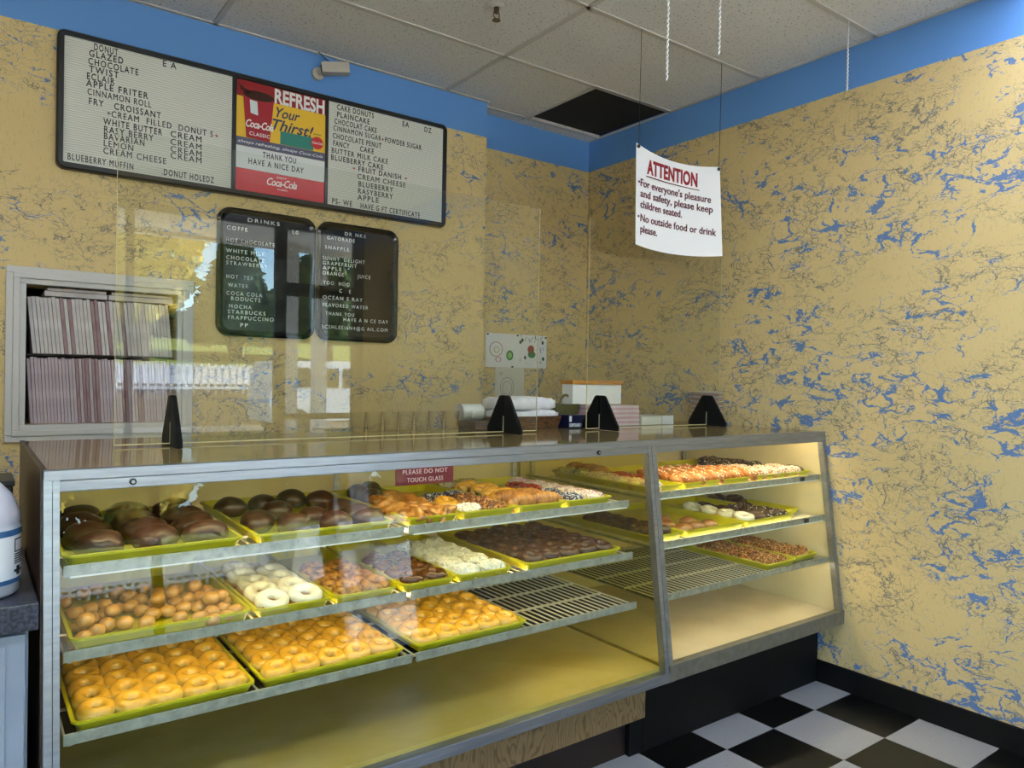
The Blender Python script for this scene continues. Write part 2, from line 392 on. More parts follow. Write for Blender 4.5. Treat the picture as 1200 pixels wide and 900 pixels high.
# fence along the bank
t = thing('rail_fence', 'long white picket fence along the bank across the road', 'fence', (3, -17.6, .8))
part(t, 'rail', MB().box(-4, 9, -17.64, -17.6, 1.55, 1.63), M_COLW); part(t, 'rail', MB().box(-4, 9, -17.64, -17.6, .95, 1.03), M_COLW)
mb = MB()
for k in range(66): mb.box(-4+k*.2, -3.93+k*.2, -17.66, -17.64, .7, 1.7)
part(t, 'pickets', mb, M_COLW, kind='stuff')
def tree(x, y, z0, h, r, m, lab, n=2200, cone=False):
    t = thing('tree', lab, 'tree', (x, y, z0), 'trees across the road')
    part(t, 'trunk', MB().tube([(x, y, z0-.6), (x+.05, y, z0+h*.35), (x, y, z0+h*.8)], .2, 8, [.28, .2, .06]), noisy('bark', (80, 66, 52), (110, 92, 72), 8, .9))
    mb = MB(); rnd = random.Random(int(x*100))
    for _ in range(n):
        u = rnd.random(); a = rnd.random()*2*PI
        if cone: zz = z0+.6+u*(h-.6); rad = r*(1-u)*math.sqrt(rnd.random())
        else:
            ph = math.acos(1-2*rnd.random()); q = rnd.random()**.4
            zz = z0+h*.62+math.cos(ph)*h*.4*q; rad = r*math.sin(ph)*q*(.8+.3*math.sin(3*a+zz))
        c = Vector((x+rad*math.cos(a), y+rad*math.sin(a), zz)); s = .16+.2*rnd.random()
        d1 = Vector((rnd.gauss(0, 1), rnd.gauss(0, 1), rnd.gauss(0, 1))).normalized(); d2 = d1.orthogonal().normalized()
        d2 = Matrix.Rotation(rnd.random()*6, 3, d1) @ d2; d3 = d1.cross(d2)
        mb.face([c+s*d2, c+s*.6*d3, c-s*d2, c-s*.6*d3])
    part(t, 'crown', mb, m)
MY = noisy('leaf_yellow', (226, 200, 70), (244, 224, 130), 2, .8); MG = noisy('leaf_green', (50, 80, 44), (100, 124, 66), 2, .8)
ML = noisy('leaf_olive', (130, 140, 60), (190, 180, 90), 2, .8)
tree(4.4, -21, 1.7, 6.0, 1.9, MY, 'round yellow tree across the road, reflected beside the white stacks', 3600)
tree(2.2, -27, 2.6, 6.5, 2.2, MY, 'taller yellow tree left of the round one across the road', 2600)
tree(7.6, -22, 1.9, 5.2, 1.7, MG, 'dark conifer reflected in the left drinks board', 3600, True)
tree(10.6, -21, 1.7, 4.2, 1.5, MG, 'dark round tree reflected in the right drinks board', 2600)
tree(-3, -23, 2.2, 7.5, 3.0, ML, 'olive tree at the far left across the road', 2400)
tree(5.9, -29, 2.6, 4.2, 2.2, ML, 'bushy olive tree behind the yellow ones', 2400)
def hedge():
    mb = MB(); rnd = random.Random(5)
    for _ in range(15000):
        x = rnd.uniform(-30, 45); top = 5.2+.9*math.sin(x*.7)+.6*math.sin(x*1.9+1); z = 2.6+rnd.random()*(top-2.6); y = -34+rnd.uniform(-.8, .8)
        s = .22+.25*rnd.random(); d1 = Vector((rnd.gauss(0, 1), rnd.gauss(0, 1), rnd.gauss(0, 1))).normalized(); d2 = d1.orthogonal().normalized()
        d2 = Matrix.Rotation(rnd.random()*6, 3, d1) @ d2; d3 = d1.cross(d2); c = Vector((x, y, z))
        mb.face([c+s*d2, c+s*.7*d3, c-s*d2, c-s*.7*d3])
    o = solo('treeline', 'dark green line of trees along the far side of the road', 'trees', mb, MG, (0, -34, 2.6)); o['kind'] = 'stuff'
hedge()
tree(-12.5, -27, 2.2, 8.5, 3.4, MG, 'tall dark tree at the far left across the road', 2400)
# parked van seen in the guard's reflection
def van():
    x, y, z = 7.4, -12.5, -.02
    t = thing('van', 'white van parked outside, reflected under the drinks boards', 'van', (x, y, z))
    body = [(-1.9, .35), (-1.95, .9), (-1.75, 1.75), (.9, 1.8), (1.35, 1.15), (2.1, 1.0), (2.15, .4)]
    part(t, 'body', MB().prism([(x+a, z+b) for a, b in body], 'y', y-.85, y+.85), mat('van_white', (236, 238, 242), .3))
    part(t, 'window', MB().box(x-1.3, x-.3, y+.84, y+.86, z+1.15, z+1.6), mat('van_glass', (20, 24, 28), .1))
    part(t, 'window', MB().box(x-.2, x+.75, y+.84, y+.86, z+1.15, z+1.6), MATS['van_glass'])
    for a in (-1.3, 1.35):
        for s in (-.8, .66):
            part(t, 'wheel', MB().prism([(x+a+.33*math.cos(k*PI/10), z+.33+.33*math.sin(k*PI/10)) for k in range(20)], 'y', y+s, y+s+.2), mat('tyre', (25, 25, 26), .8))
van()
# ------------------------------------------------------------------ display cases
YT, ZT, YFR, ZF = 1.9534, 1.2007, 1.8363, .3114     # top front edge, bottom front edge of the slanted glass
CX0, CXS, CX1, CYB = .1371, 2.1026, 3.3030, 2.82
DECK = .361
def gy(z): return YFR+(z-ZF)/(ZT-ZF)*(YT-YFR)
def shelf_y(z): return gy(z)+.04
SHZ = dict(A=.980, B=.790, C=.610)
M_ALU = noisy('brushed_aluminium', (158, 162, 170), (144, 148, 156), 30, .36, .85, stretch=(.3, 4, 4))
M_STEEL = noisy('galvanised_rail', (186, 186, 178), (160, 160, 152), 40, .45, .55)
M_WIRE = mat('plated_wire', (226, 220, 200), .4, .2)
M_WOODDK = noisy('walnut_laminate', (70, 44, 30), (38, 24, 18), 5, .4, stretch=(8, 8, .8))
def oak():
    m = mat('oak_laminate', (128, 98, 62), .5); g = NT(m)
    v = g.vmath('MULTIPLY', g.n('TexCoord').outputs['Object'], (3.2, 1, .8))
    wv = g.noise(v, 2.2, 3, .5)
    s = g.math('SINE', g.math('MULTIPLY', wv, 190))
    fine = g.noise(g.vmath('MULTIPLY', g.n('TexCoord').outputs['Object'], (40, 1, 2)), 8, 3)
    c = g.mix(g.smooth(s, .2, .95), lin((146, 118, 80)), lin((112, 86, 54)))
    g.put(g.b.inputs['Base Color'], g.mix(g.math('MULTIPLY', fine, .4), c, lin((96, 72, 46))))
    return m
M_OAK = oak()
M_TOP = noisy('brown_laminate_top', (150, 130, 84), (138, 118, 74), 6, .07)
M_DECKY = noisy('yellow_deck', (214, 186, 96), (204, 174, 84), 5, .35)
M_DECKC = noisy('cream_deck', (226, 206, 168), (216, 194, 154), 5, .4)
M_BACK = noisy('tan_sliding_door', (226, 212, 160), (216, 200, 146), 4, .35)
M_BACKC = mat('cream_end_panel', (214, 198, 158), .4)
M_KICK = mat('dark_brown_kick', (34, 20, 16), .5)
M_TUBE = mat('fluorescent_tube', (255, 250, 240), .4, emit=(255, 236, 190), es=TUBE)
M_GLASS = glass('display_glass', (250, 252, 248), 1.25)
M_GLASSY = glass('olive_tinted_glass', (238, 236, 196), .8)
M_DKRUB = mat('dark_clip', (36, 34, 30), .6)
def yz(x0, x1, poly, mb=None):
    return (mb or MB()).prism(poly, 'x', x0, x1)
def slant_post(mb, x0, x1, dep=.03, z0=ZF, z1=ZT):
    return mb.prism([(gy(z0), z0), (gy(z0)+dep, z0), (gy(z1)+dep, z1), (gy(z1), z1)], 'x', x0, x1)
def shelf(T, x0, x1, z, lip, yb=2.62):
    y0 = shelf_y(z)
    mb = MB()
    zw = z-.013
    n = max(2, int((x1-x0)/.0285))
    for k in range(n+1):
        x = x0+(x1-x0)*k/n
        mb.box(x-.0024, x+.0024, y0+.004, yb, zw-.0016, zw+.0016)
    for k in range(5):
        y = y0+.03+(yb-.02-y0-.03)*k/4
        mb.box(x0, x1, y-.0045, y+.0045, zw-.0075, zw-.0017)
    s = part(T, 'shelf', mb, M_WIRE)
    if z < .7: part(s, 'shelf_shade_sheet', MB().box(x0, x1, y0+.008, yb, zw-.0095, zw-.0078), M_BLACKBASE)  # added dark sheet, stands in for the shade between the wires
    mb = MB().box(x0-.004, x1+.004, y0, y0+.006, z-.026, z, .0015)
    k = x0+.05
    while k < x1:
        mb.box(k, k+.008, y0-.003, y0, z-.010, z-.003); k += .055
    part(s, 'price_rail', mb, M_STEEL)
    if lip: part(s, 'lip_highlight', MB().box(x0+.01, x1-.01, y0-.006, y0-.0002, z-.0285, z-.0255), mat('lip_highlight_white', (250, 248, 240), .25))  # white strip paints the bright highlight along the rail's lower edge
    for x in (x0+.01, x1-.01): part(s, 'bracket', MB().box(x-.004, x+.004, y0+.006, CYB-.041, z-.030, z-.021), M_STEEL)
    return s
def lamp_tube(T, x0, x1, y, z, r=.006):
    t = part(T, 'lamp_tube', MB().tube([(x0, y, z), (x1, y, z)], r, 8), M_TUBE)
    for a, b in ((x0-.015, x0), (x1, x1+.015)): part(t, 'tube_cap', MB().box(a, b, y-.005, y+.009, z-.004, z+.012), M_STEEL)

def display_case(x0, x1, left):
    lab = ('long glass display case with yellow floor and oak panel under it', 'shorter glass display case with cream floor beside the right wall')[not left]
    T = thing('display_case', lab, 'display case', ((x0+x1)/2, 2.4, 0), 'glass bakery display cases')
    L, Rr = x0, x1
    # top and header
    part(T, 'top', MB().box(L, Rr, YT+.004, CYB, ZT-.016, ZT-.0002), M_TOP)
    part(T, 'header_rail', MB().box(L, Rr, YT-.003, YT+.03, ZT-.0225, ZT+.001, .002), M_ALU)
    hd = MB().box(L+.002, Rr-.002, YT-.001, YT+.028, ZT-.048, ZT-.0235, .002)
    h = part(T, 'header_rail', hd, M_ALU)
    for x in ((.318, 1.83) if left else ()):
        part(h, 'lock', MB().prism([(x+.008*math.cos(a*PI/6), ZT-.034+.008*math.sin(a*PI/6)) for a in range(12)], 'y', YT-.006, YT-.001), mat('lock_black', (30, 30, 32), .3, .8))
        part(h, 'lock_pin', MB().prism([(x+.004*math.cos(a*PI/6), ZT-.034+.004*math.sin(a*PI/6)) for a in range(12)], 'y', YT-.008, YT-.006), M_ALU)
    part(T, 'bottom_rail', MB().box(L, Rr, YFR, YFR+.035, ZF, ZF+(.036 if left else .062), .003), M_ALU if left else noisy('dull_grey_rail', (118, 114, 102), (104, 100, 88), 30, .5, .3))
    part(T, 'deck', MB().box(L+.012, Rr-.012, YFR+.036, CYB-.02, DECK-.02, DECK), M_DECKY if left else M_DECKC)
    part(T, 'underside', MB().box(L, Rr, YFR+.036, CYB, ZF, DECK-.021), M_KICK)
    # posts, two strips each
    if left:
        slant = slant_post(MB(), L, L+.0165); slant_post(slant, L+.018, L+.031, .02)
        part(T, 'post', slant, M_ALU)
        part(T, 'post', slant_post(MB(), Rr-.020, Rr-.001), M_ALU)
    else:
        part(T, 'post', slant_post(MB(), L+.001, L+.026, .03), noisy('aluminium_grey', (140, 140, 138), (122, 122, 120), 30, .45, .6))
        part(T, 'post', slant_post(MB(), Rr-.024, Rr), M_ALU)
    gx0, gx1 = (L+.031, Rr-.020) if left else (L+.026, Rr-.024)
    g = MB().prism([(gy(.34), .34), (gy(.34)+.005, .34), (gy(1.153)+.005, 1.153), (gy(1.153), 1.153)], 'x', gx0, gx1)
    part(T, 'front_glass', g, M_GLASS)
    sp = [(gy(.36)+.03, .36), (CYB, .36), (CYB, ZT-.017), (gy(ZT)+.03, ZT-.017)]
    if left:
        part(T, 'side_panel', MB().prism([(gy(.02)+.0, .02), (CYB, .02), (CYB, ZT), (gy(ZT)+.031, ZT), (gy(.3)+.031, .3)], 'x', L-.004, L+.010), M_WOODDK)
        part(T, 'top_edging', MB().box(L-.004, L+.008, YT+.03, CYB, ZT, ZT+.0025), M_WOODDK)
        part(T, 'end_glass', yz(Rr-.009, Rr-.003, sp), M_GLASSY)
    else:
        part(T, 'end_panel', yz(Rr-.010, Rr-.001, sp), M_BACKC)
    # sliding doors at the back
    mid = (L+Rr)/2
    for a, b, dy in ((L+.012, mid+.02, 0), (mid-.02, Rr-.012, .012)):
        d = part(T, 'sliding_door', MB().box(a, b, CYB-.028+dy, CYB-.018+dy, DECK+.002, ZT-.018), M_BACK if left else M_BACKC)
        part(d, 'handle', MB().box((a+b)/2-.05, (a+b)/2+.05, CYB-.018+dy, CYB-.006+dy, .8, .83), M_ALU)
    for x in ((L+.03, 1.19, Rr-.03) if left else (L+.08, Rr-.03)):
        mb = MB().box(x-.012, x+.012, CYB-.040, CYB-.030, DECK, ZT-.017)
        part(T, 'shelf_standard', mb, M_STEEL)
    # shelves and tubes
    if left:
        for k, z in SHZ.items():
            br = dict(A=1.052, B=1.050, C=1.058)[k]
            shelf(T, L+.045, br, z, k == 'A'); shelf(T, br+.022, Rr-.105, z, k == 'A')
        lamp_tube(T, L+.06, 1.92, shelf_y(SHZ['A'])+.045, SHZ['A']-.0225, .0045)
        lamp_tube(T, L+.06, 1.92, shelf_y(SHZ['B'])+.045, SHZ['B']-.0225, .0045)
        lamp_tube(T, 1.52, 1.93, shelf_y(SHZ['C'])+.045, SHZ['C']-.0285, .005)  # added hidden tube, brightens the right end of the deck
    else:
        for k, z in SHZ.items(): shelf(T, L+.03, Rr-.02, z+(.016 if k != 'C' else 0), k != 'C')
        lamp_tube(T, L+.06, Rr-.05, shelf_y(SHZ['A'])+.045, SHZ['A']-.006, .0045)
        lamp_tube(T, L+.06, Rr-.05, shelf_y(SHZ['B'])+.045, SHZ['B']-.0065, .0045)
        lamp_tube(T, L+.06, Rr-.05, shelf_y(SHZ['C'])+.045, SHZ['C']-.0285, .007)  # added hidden tube, brightens the cream deck
        for z in (SHZ['A'], SHZ['B']):
            part(T, 'rail_clip', MB().box(3.12, 3.15, shelf_y(z)-.006, shelf_y(z)-.001, z-.006, z+.012), M_DKRUB)
    lamp_tube(T, L+.05, Rr-.05, YT+.05, ZT-.032, .008 if left else .014)
    # base
    if left:
        part(T, 'apron', MB().box(L+.015, 2.057, 1.915, 1.935, .165, ZF-.001), M_OAK)
        part(T, 'kick_return', MB().box(2.031, 2.101, 1.968, 2.3, 0, ZF-.002), M_BLACKBASE)
        part(T, 'kick', MB().box(L+.03, 2.03, 1.99, CYB-.05, 0, ZF-.002), M_KICK)
    else:
        part(T, 'kick', MB().box(2.104, Rr, 1.968, CYB-.05, 0, ZF-.002), M_BLACKBASE)
    return T
case_left = display_case(CX0, CXS, True)
case_right = display_case(CXS, CX1, False)
# red notice inside the glass
t = thing('glass_notice', 'small dark red notice in white capitals under the case header', 'sign', (1.116, 1.95, 1.105))
part(t, 'plate', MB().box(1.017, 1.217, 1.9525, 1.9555, 1.104, 1.158, .001), mat('engraved_red', (118, 20, 40), .35))
M_ENG = mat('engraved_white', (232, 196, 200), .5)
letters(t, 'PLEASE DO NOT', 1.040, 1.195, 1.137, .013, 1.952, M_ENG, .002); letters(t, 'TOUCH GLASS', 1.055, 1.180, 1.113, .013, 1.952, M_ENG, .002)

# ------------------------------------------------------------------ trays
M_TRAY = noisy('yellow_tray_plastic', (196, 188, 26), (186, 178, 18), 10, .35)
TRAYS = {  # name: x0, x1, y0, y1, shelf height, rim height, where, of what
 'A1': (.178, .588, 1.972, 2.58, .980, .020, 'leftmost tray of left top shelf', 'dark chocolate buns'),
 'A2': (.622, 1.030, 1.972, 2.60, .980, .020, 'second tray of left top shelf', 'chocolate buns and empty space'),
 'A3': (1.075, 1.262, 1.972, 2.60, .980, .020, 'third tray of left top shelf', 'golden fritters and dark muffins'),
 'A4': (1.272, 1.490, 1.972, 2.60, .980, .020, 'fourth tray of left top shelf', 'blue and crumb topped donuts'),
 'A5': (1.496, 1.702, 1.972, 2.60, .980, .020, 'fifth tray of left top shelf', 'twists and croissants'),
 'A6': (1.708, 1.930, 1.972, 2.60, .980, .020, 'sixth tray of left top shelf', 'mixed sprinkled donuts'),
 'B1': (.192, .605, 1.946, 2.56, .790, .022, 'leftmost tray of left middle shelf', 'donut holes'),
 'B2': (.615, .825, 1.946, 2.56, .790, .018, 'second tray of left middle shelf', 'white iced rings'),
 'B3': (.832, 1.033, 1.946, 2.56, .790, .018, 'third tray of left middle shelf', 'nut topped rings'),
 'B4': (1.047, 1.236, 1.946, 2.56, .790, .018, 'fourth tray of left middle shelf', 'brown iced rings'),
 'B5': (1.242, 1.455, 1.946, 2.56, .790, .018, 'fifth tray of left middle shelf', 'white coconut donuts'),
 'B6': (1.512, 1.955, 1.946, 2.56, .792, .018, 'sixth tray of left middle shelf', 'dark chocolate rings'),
 'C1': (.195, .610, 1.924, 2.54, .610, .018, 'leftmost tray of left bottom shelf', 'glazed rings'),
 'C2': (.626, 1.045, 1.924, 2.54, .610, .018, 'middle tray of left bottom shelf', 'glazed rings'),
 'C3': (1.085, 1.503, 1.924, 2.54, .610, .018, 'rightmost tray of left bottom shelf', 'glazed rings'),
 'KA1': (2.138, 2.335, 1.990, 2.60, .996, .018, 'first tray of right top shelf', 'sprinkled donuts'),
 'KA2': (2.345, 2.825, 1.990, 2.55, .996, .018, 'second tray of right top shelf', 'golden sugar twists'),
 'KA3': (2.840, 3.262, 1.990, 2.60, .996, .018, 'third tray of right top shelf', 'white crumb and dark crumb donuts'),
 'KB1': (2.138, 2.330, 1.970, 2.56, .806, .018, 'first tray of right middle shelf', 'dark chocolate rings'),
 'KB2': (2.338, 2.726, 1.970, 2.56, .806, .018, 'second tray of right middle shelf', 'plain brown cake donuts'),
 'KB3': (2.738, 3.10, 1.970, 2.56, .806, .018, 'third tray of right middle shelf', 'white and chocolate rings'),
 'KB4': (3.108, 3.268, 2.050, 2.65, .806, .018, 'fourth tray of right middle shelf', 'dark rings'),
 'KC1': (2.838, 3.062, 1.930, 2.50, .610, .018, 'left tray of right bottom shelf', 'crumb topped donuts'),
 'KC2': (3.080, 3.268, 1.950, 2.52, .610, .018, 'right tray of right bottom shelf', 'crumb topped donuts'),
}
TRAYZ = {}
def tray(k):
    x0, x1, y0, y1, zs, rim, where, what = TRAYS[k]
    zb = zs-.0112; zt = zs+rim; r = .022
    def loop(i, z): return [(px, py, z) for px, py in rrect(x0+i, x1-i, y0+i, y1-i, max(.004, r-i*.6), 4)]
    prof = [(.016, zb), (.005, zt-.006), (.0, zt-.006), (.0, zt), (.008, zt), (.019, zb+.004)]
    mb = MB(); mb.rings([loop(i, z) for i, z in prof])
    o = solo('bakery_tray', 'yellow plastic tray of %s, %s' % (what, where), 'tray', mb, M_TRAY, ((x0+x1)/2, (y0+y1)/2, zb), 'yellow bakery trays', smooth=False)
    TRAYZ[k] = zb+.0042
for k in TRAYS: tray(k)

# ------------------------------------------------------------------ pastry
def bread(name, top, side, rough=.35, scale=14, coat=.3):
    m = mat(name, top, rough, coat=coat); g = NT(m)
    oc = g.n('TexCoord').outputs['Object']; z = g.n('SeparateXYZ', {0: oc}).outputs[2]
    n = g.noise(oc, scale*6, 4, .6)
    zz = g.math('ADD', g.math('MULTIPLY', z, 30), g.math('MULTIPLY', g.math('SUBTRACT', n, .5), .5))
    rd = g.n('ObjectInfo').outputs['Random']
    c = g.ramp(zz, [(.15, lin(top)), (.42, lin(side)), (.62, lin(side)), (.85, lin(top))])
    dk = tuple(v*.72 for v in top)
    c = g.mix(g.math('MULTIPLY', g.smooth(g.noise(oc, 60, 3), .5, .75), .35), c, lin(dk))
    c = g.mix(g.math('MULTIPLY', rd, .22), c, lin(dk))
    g.put(g.b.inputs['Base Color'], c); g.bump(n, .25, .003)
    return m
M_GLAZED = bread('glazed_dough', (232, 174, 56), (238, 204, 116), .25, coat=.5)
M_PLAIN = bread('fried_dough', (190, 124, 52), (222, 172, 96), .45)
M_HOLE = bread('hole_dough', (200, 144, 62), (208, 158, 84), .3, coat=.5)
M_BROWN = bread('brown_crust', (150, 98, 52), (190, 142, 84), .35)
M_DARKCAKE = bread('dark_cake', (70, 42, 28), (84, 52, 34), .5)
M_CHOC = noisy('chocolate_icing', (78, 48, 34), (56, 32, 24), 40, .42, coat=.12, bumpst=.25)
M_CHOCB = noisy('brown_icing', (110, 64, 26), (74, 40, 20), 40, .25, coat=.4, bumpst=.15)
M_WHITEI = noisy('white_icing', (238, 234, 214), (226, 220, 196), 40, .35, bumpst=.2)
M_NUTI = noisy('nut_glaze', (186, 132, 62), (128, 82, 38), 70, .35, bumpst=.6, lo=.45, hi=.6)
M_COCO = noisy('coconut', (244, 242, 226), (226, 224, 204), 60, .8, bumpst=.6)
M_GOLD = noisy('golden_pastry', (200, 146, 70), (146, 92, 40), 45, .35, coat=.3, bumpst=.4)
M_CROIS = noisy('croissant_crust', (196, 140, 66), (116, 66, 28), 30, .4, bumpst=.3, stretch=(3, 1, 1))
M_TWISTG = noisy('sugared_twist', (206, 134, 62), (150, 82, 34), 50, .4, bumpst=.5)
def island_mat(name, cols, rough=.4):
    m = mat(name, cols[0], rough); g = NT(m)
    f = g.n('NewGeometry').outputs['Random Per Island']
    n = len(cols)
    g.put(g.b.inputs['Base Color'], g.ramp(f, [(i/n, lin(c)) for i, c in enumerate(cols)], 'CONSTANT'))
    return m
SPR = {
 'blue': island_mat('blue_sprinkles', [(30, 60, 110), (60, 100, 150), (20, 40, 80), (225, 230, 235), (44, 84, 140), (235, 235, 230)]),
 'white': island_mat('white_sprinkles', [(240, 238, 225), (225, 215, 205), (250, 250, 245), (200, 190, 190)]),
 'red': island_mat('red_sprinkles', [(170, 40, 24), (200, 60, 30), (140, 24, 20), (210, 120, 60), (180, 50, 40)]),
 'pink': island_mat('pink_sprinkles', [(214, 180, 190), (236, 226, 222), (170, 140, 170), (226, 200, 170), (245, 240, 235), (196, 120, 130)]),
 'green': island_mat('green_sprinkles', [(190, 180, 70), (150, 150, 60), (210, 190, 90), (120, 120, 60)]),
 'crumb': island_mat('brown_crumbs', [(150, 92, 44), (190, 130, 70), (110, 62, 34), (214, 170, 110), (88, 50, 30)], .7),
 'wcrumb': island_mat('pale_crumbs', [(244, 226, 206), (236, 206, 186), (226, 184, 160), (250, 240, 228), (190, 140, 110)], .7),
 'dcrumb': island_mat('dark_crumbs', [(70, 44, 34), (50, 30, 24), (120, 86, 62), (220, 210, 196), (60, 38, 30)], .7),
 'sugar': island_mat('sugar_crystals', [(252, 238, 214), (246, 220, 180), (255, 248, 236)], .4),
}
def ring_fn(R, r, sq, seed):
    rnd = random.Random(seed); ph = [rnd.random()*6 for _ in range(4)]
    def P(u, v, e=0):
        rr = (r+e)*(1+.05*math.sin(2*u+ph[0])+.03*math.sin(5*u+ph[1]))
        q = R+rr*math.cos(v)
        z = rr*sq*math.sin(v)+.004*math.sin(u+ph[2])*.5
        z = max(z, -r*sq*.86)
        return Vector((q*math.cos(u), q*math.sin(u), z+r*sq*.86))
    return P
def ring_mesh(P, nu=26, nv=12):
    mb = MB(); rs = [[P(2*PI*i/nu, 2*PI*j/nv) for j in range(nv)] for i in range(nu)]
    mb.rings(rs, loop=True); return mb
def ring_icing(P, seed, e=.0022, nu=32, nv=9):
    rnd = random.Random(seed); a = [rnd.random()*6 for _ in range(3)]
    mb = MB(); rs = []
    for i in range(nu):
        u = 2*PI*i/nu; lo = .12+.16*math.sin(3*u+a[0])+.12*math.sin(7*u+a[1])
        row = [P(u, lo+(PI-.05-lo)*j/(nv-1), e if 0 < j < nv-1 else -.001) for j in range(nv)]
        rs.append(row)
    mb.rings(rs, closed=False, loop=True); return mb
def scatter(mb, pts, size, rnd, lo=1.0):
    for p, nrm in pts:
        s = size*(.7+.6*rnd.random()); d = Vector((rnd.gauss(0, 1), rnd.gauss(0, 1), rnd.gauss(0, .5))).normalized()
        e1 = nrm.cross(d)
        if e1.length < .1: continue
        e1.normalize(); e2 = nrm.cross(e1)
        c = p+nrm*s*.3
        vs = [mb.bm.verts.new(c+a*e1*s*lo+b*e2*s*.6+k*nrm*s*.6) for a, b, k in ((-1, -1, -1), (1, -1, -1), (1, 1, -1), (-1, 1, -1), (-.8, -.7, 1), (.8, -.7, 1), (.8, .7, 1), (-.8, .7, 1))]
        for f in ((4, 5, 6, 7), (0, 1, 5, 4), (1, 2, 6, 5), (2, 3, 7, 6), (3, 0, 4, 7)): mb.bm.faces.new([vs[i] for i in f])
def ring_topping(P, seed, n, size, spread=1.15, lo=1.0):
    rnd = random.Random(seed); pts = []
    for _ in range(n):
        u = rnd.random()*2*PI; v = PI/2+rnd.uniform(-spread, spread)
        p = P(u, v, .002); q = P(u, v, .004); nr = (q-p)
        if nr.length < 1e-6: nr = Vector((0, 0, 1))
        pts.append((p, nr.normalized()))
    mb = MB(); scatter(mb, pts, size, rnd, lo); return mb
def blob(rx, ry, rz, seed, amp=.1, sub=3, flat=.8, freq=1.0, ridges=None):
    rnd = random.Random(seed); fs = [(Vector((rnd.gauss(0, 1), rnd.gauss(0, 1), rnd.gauss(0, 1)))*2.2*freq, rnd.random()*6) for _ in range(6)]
    mb = MB(); bmesh.ops.create_icosphere(mb.bm, subdivisions=sub, radius=1)
    for v in mb.bm.verts:
        d = v.co.normalized(); k = 1+amp*sum(math.sin(f.dot(d)+p) for f, p in fs)/3
        if ridges: k *= 1+ridges[1]*abs(math.sin(d.x*ridges[0]))
        z = d.z*rz*k
        v.co = Vector((d.x*rx*k, d.y*ry*k, max(z, -rz*flat)+rz*flat))
    return mb
def make(name, mb, m, kids=()):
    """prototype mesh object plus child meshes, not linked yet"""
    o = bpy.data.objects.new(name, mb.mesh(name, m, True))
    ch = []
    for nm, b, mm, st in kids:
        c = bpy.data.objects.new(nm, b.mesh(nm, mm, True)); c.parent = o
        if st: c['kind'] = 'stuff'
        ch.append(c)
    return (o, ch)
def iced(seed, bm_, im, R=.0275, r=.0165, sq=1.15, top=None):
    P = ring_fn(R, r, sq, seed); kids = []
    if im: kids.append(('icing', ring_icing(P, seed), im, False))
    if top: kids.append((top[0], ring_topping(P, seed+5, *top[1:4]), top[4], True))
    return make('ring_donut', ring_mesh(P), bm_, kids)
def filled(seed, bm_, im, top=None, rx=.042, rz=.026):
    kids = []
    mb = blob(rx, rx*.96, rz, seed, .06)
    if im:
        ib = blob(rx*1.02, rx*.98, rz*1.03, seed, .06)
        bmesh.ops.delete(ib.bm, geom=[v for v in ib.bm.verts if v.co.z < rz*.95+.25*rz*math.sin(5*math.atan2(v.co.y, v.co.x))], context='VERTS')
        kids.append(('icing', ib, im, False))
    return make('filled_donut', mb, bm_, kids)
def twist(seed, m, L=.062, r=.0135, top=None):
    mb = MB(); n = 22
    for s in (0, PI):
        pts = []; rr = []
        for i in range(n+1):
            t = i/n*2-1; a = t*PI*1.5+s
            pts.append((t*L, .0115*math.cos(a), .022+.0085*math.sin(a))); rr.append(r*math.sqrt(max(.12, 1-abs(t)**4)))
        mb.tube(pts, r, 8, rr)
    kids = []
    if top:
        rnd = random.Random(seed); pts = []
        for _ in range(top[1]):
            t = rnd.uniform(-.92, .92); s = rnd.choice((0, PI)); a = t*PI*1.5+s; b = rnd.uniform(-1.3, 1.3)
            c = Vector((t*L, .0115*math.cos(a), .022+.0085*math.sin(a))); nr = Vector((0, math.sin(b), math.cos(b)))
            pts.append((c+nr*r*.95, nr))
        b_ = MB(); scatter(b_, pts, top[2], rnd); kids.append((top[0], b_, top[3], True))
    return make('twist_donut', mb, m, kids)
def coconut(seed):
    P = ring_fn(.025, .019, .95, seed); mb = ring_mesh(P)
    return make('ring_donut', mb, M_COCO, [('coconut_flakes', ring_topping(P, seed+3, 620, .0042, 1.9, 1.6), M_COCO, True)])
def croissant(seed):
    mb = MB(); n = 15; pts = []; rr = []
    for i in range(n+1):
        t = i/n*2-1; pts.append((.052*math.sin(t*1.5), .020*math.cos(t*1.5), .019))
        rr.append((.021*(1-abs(t)**2.2)+.006)*(1+.10*(i % 2)))
    mb.tube(pts, .02, 12, rr)
    return make('croissant', mb, M_CROIS)
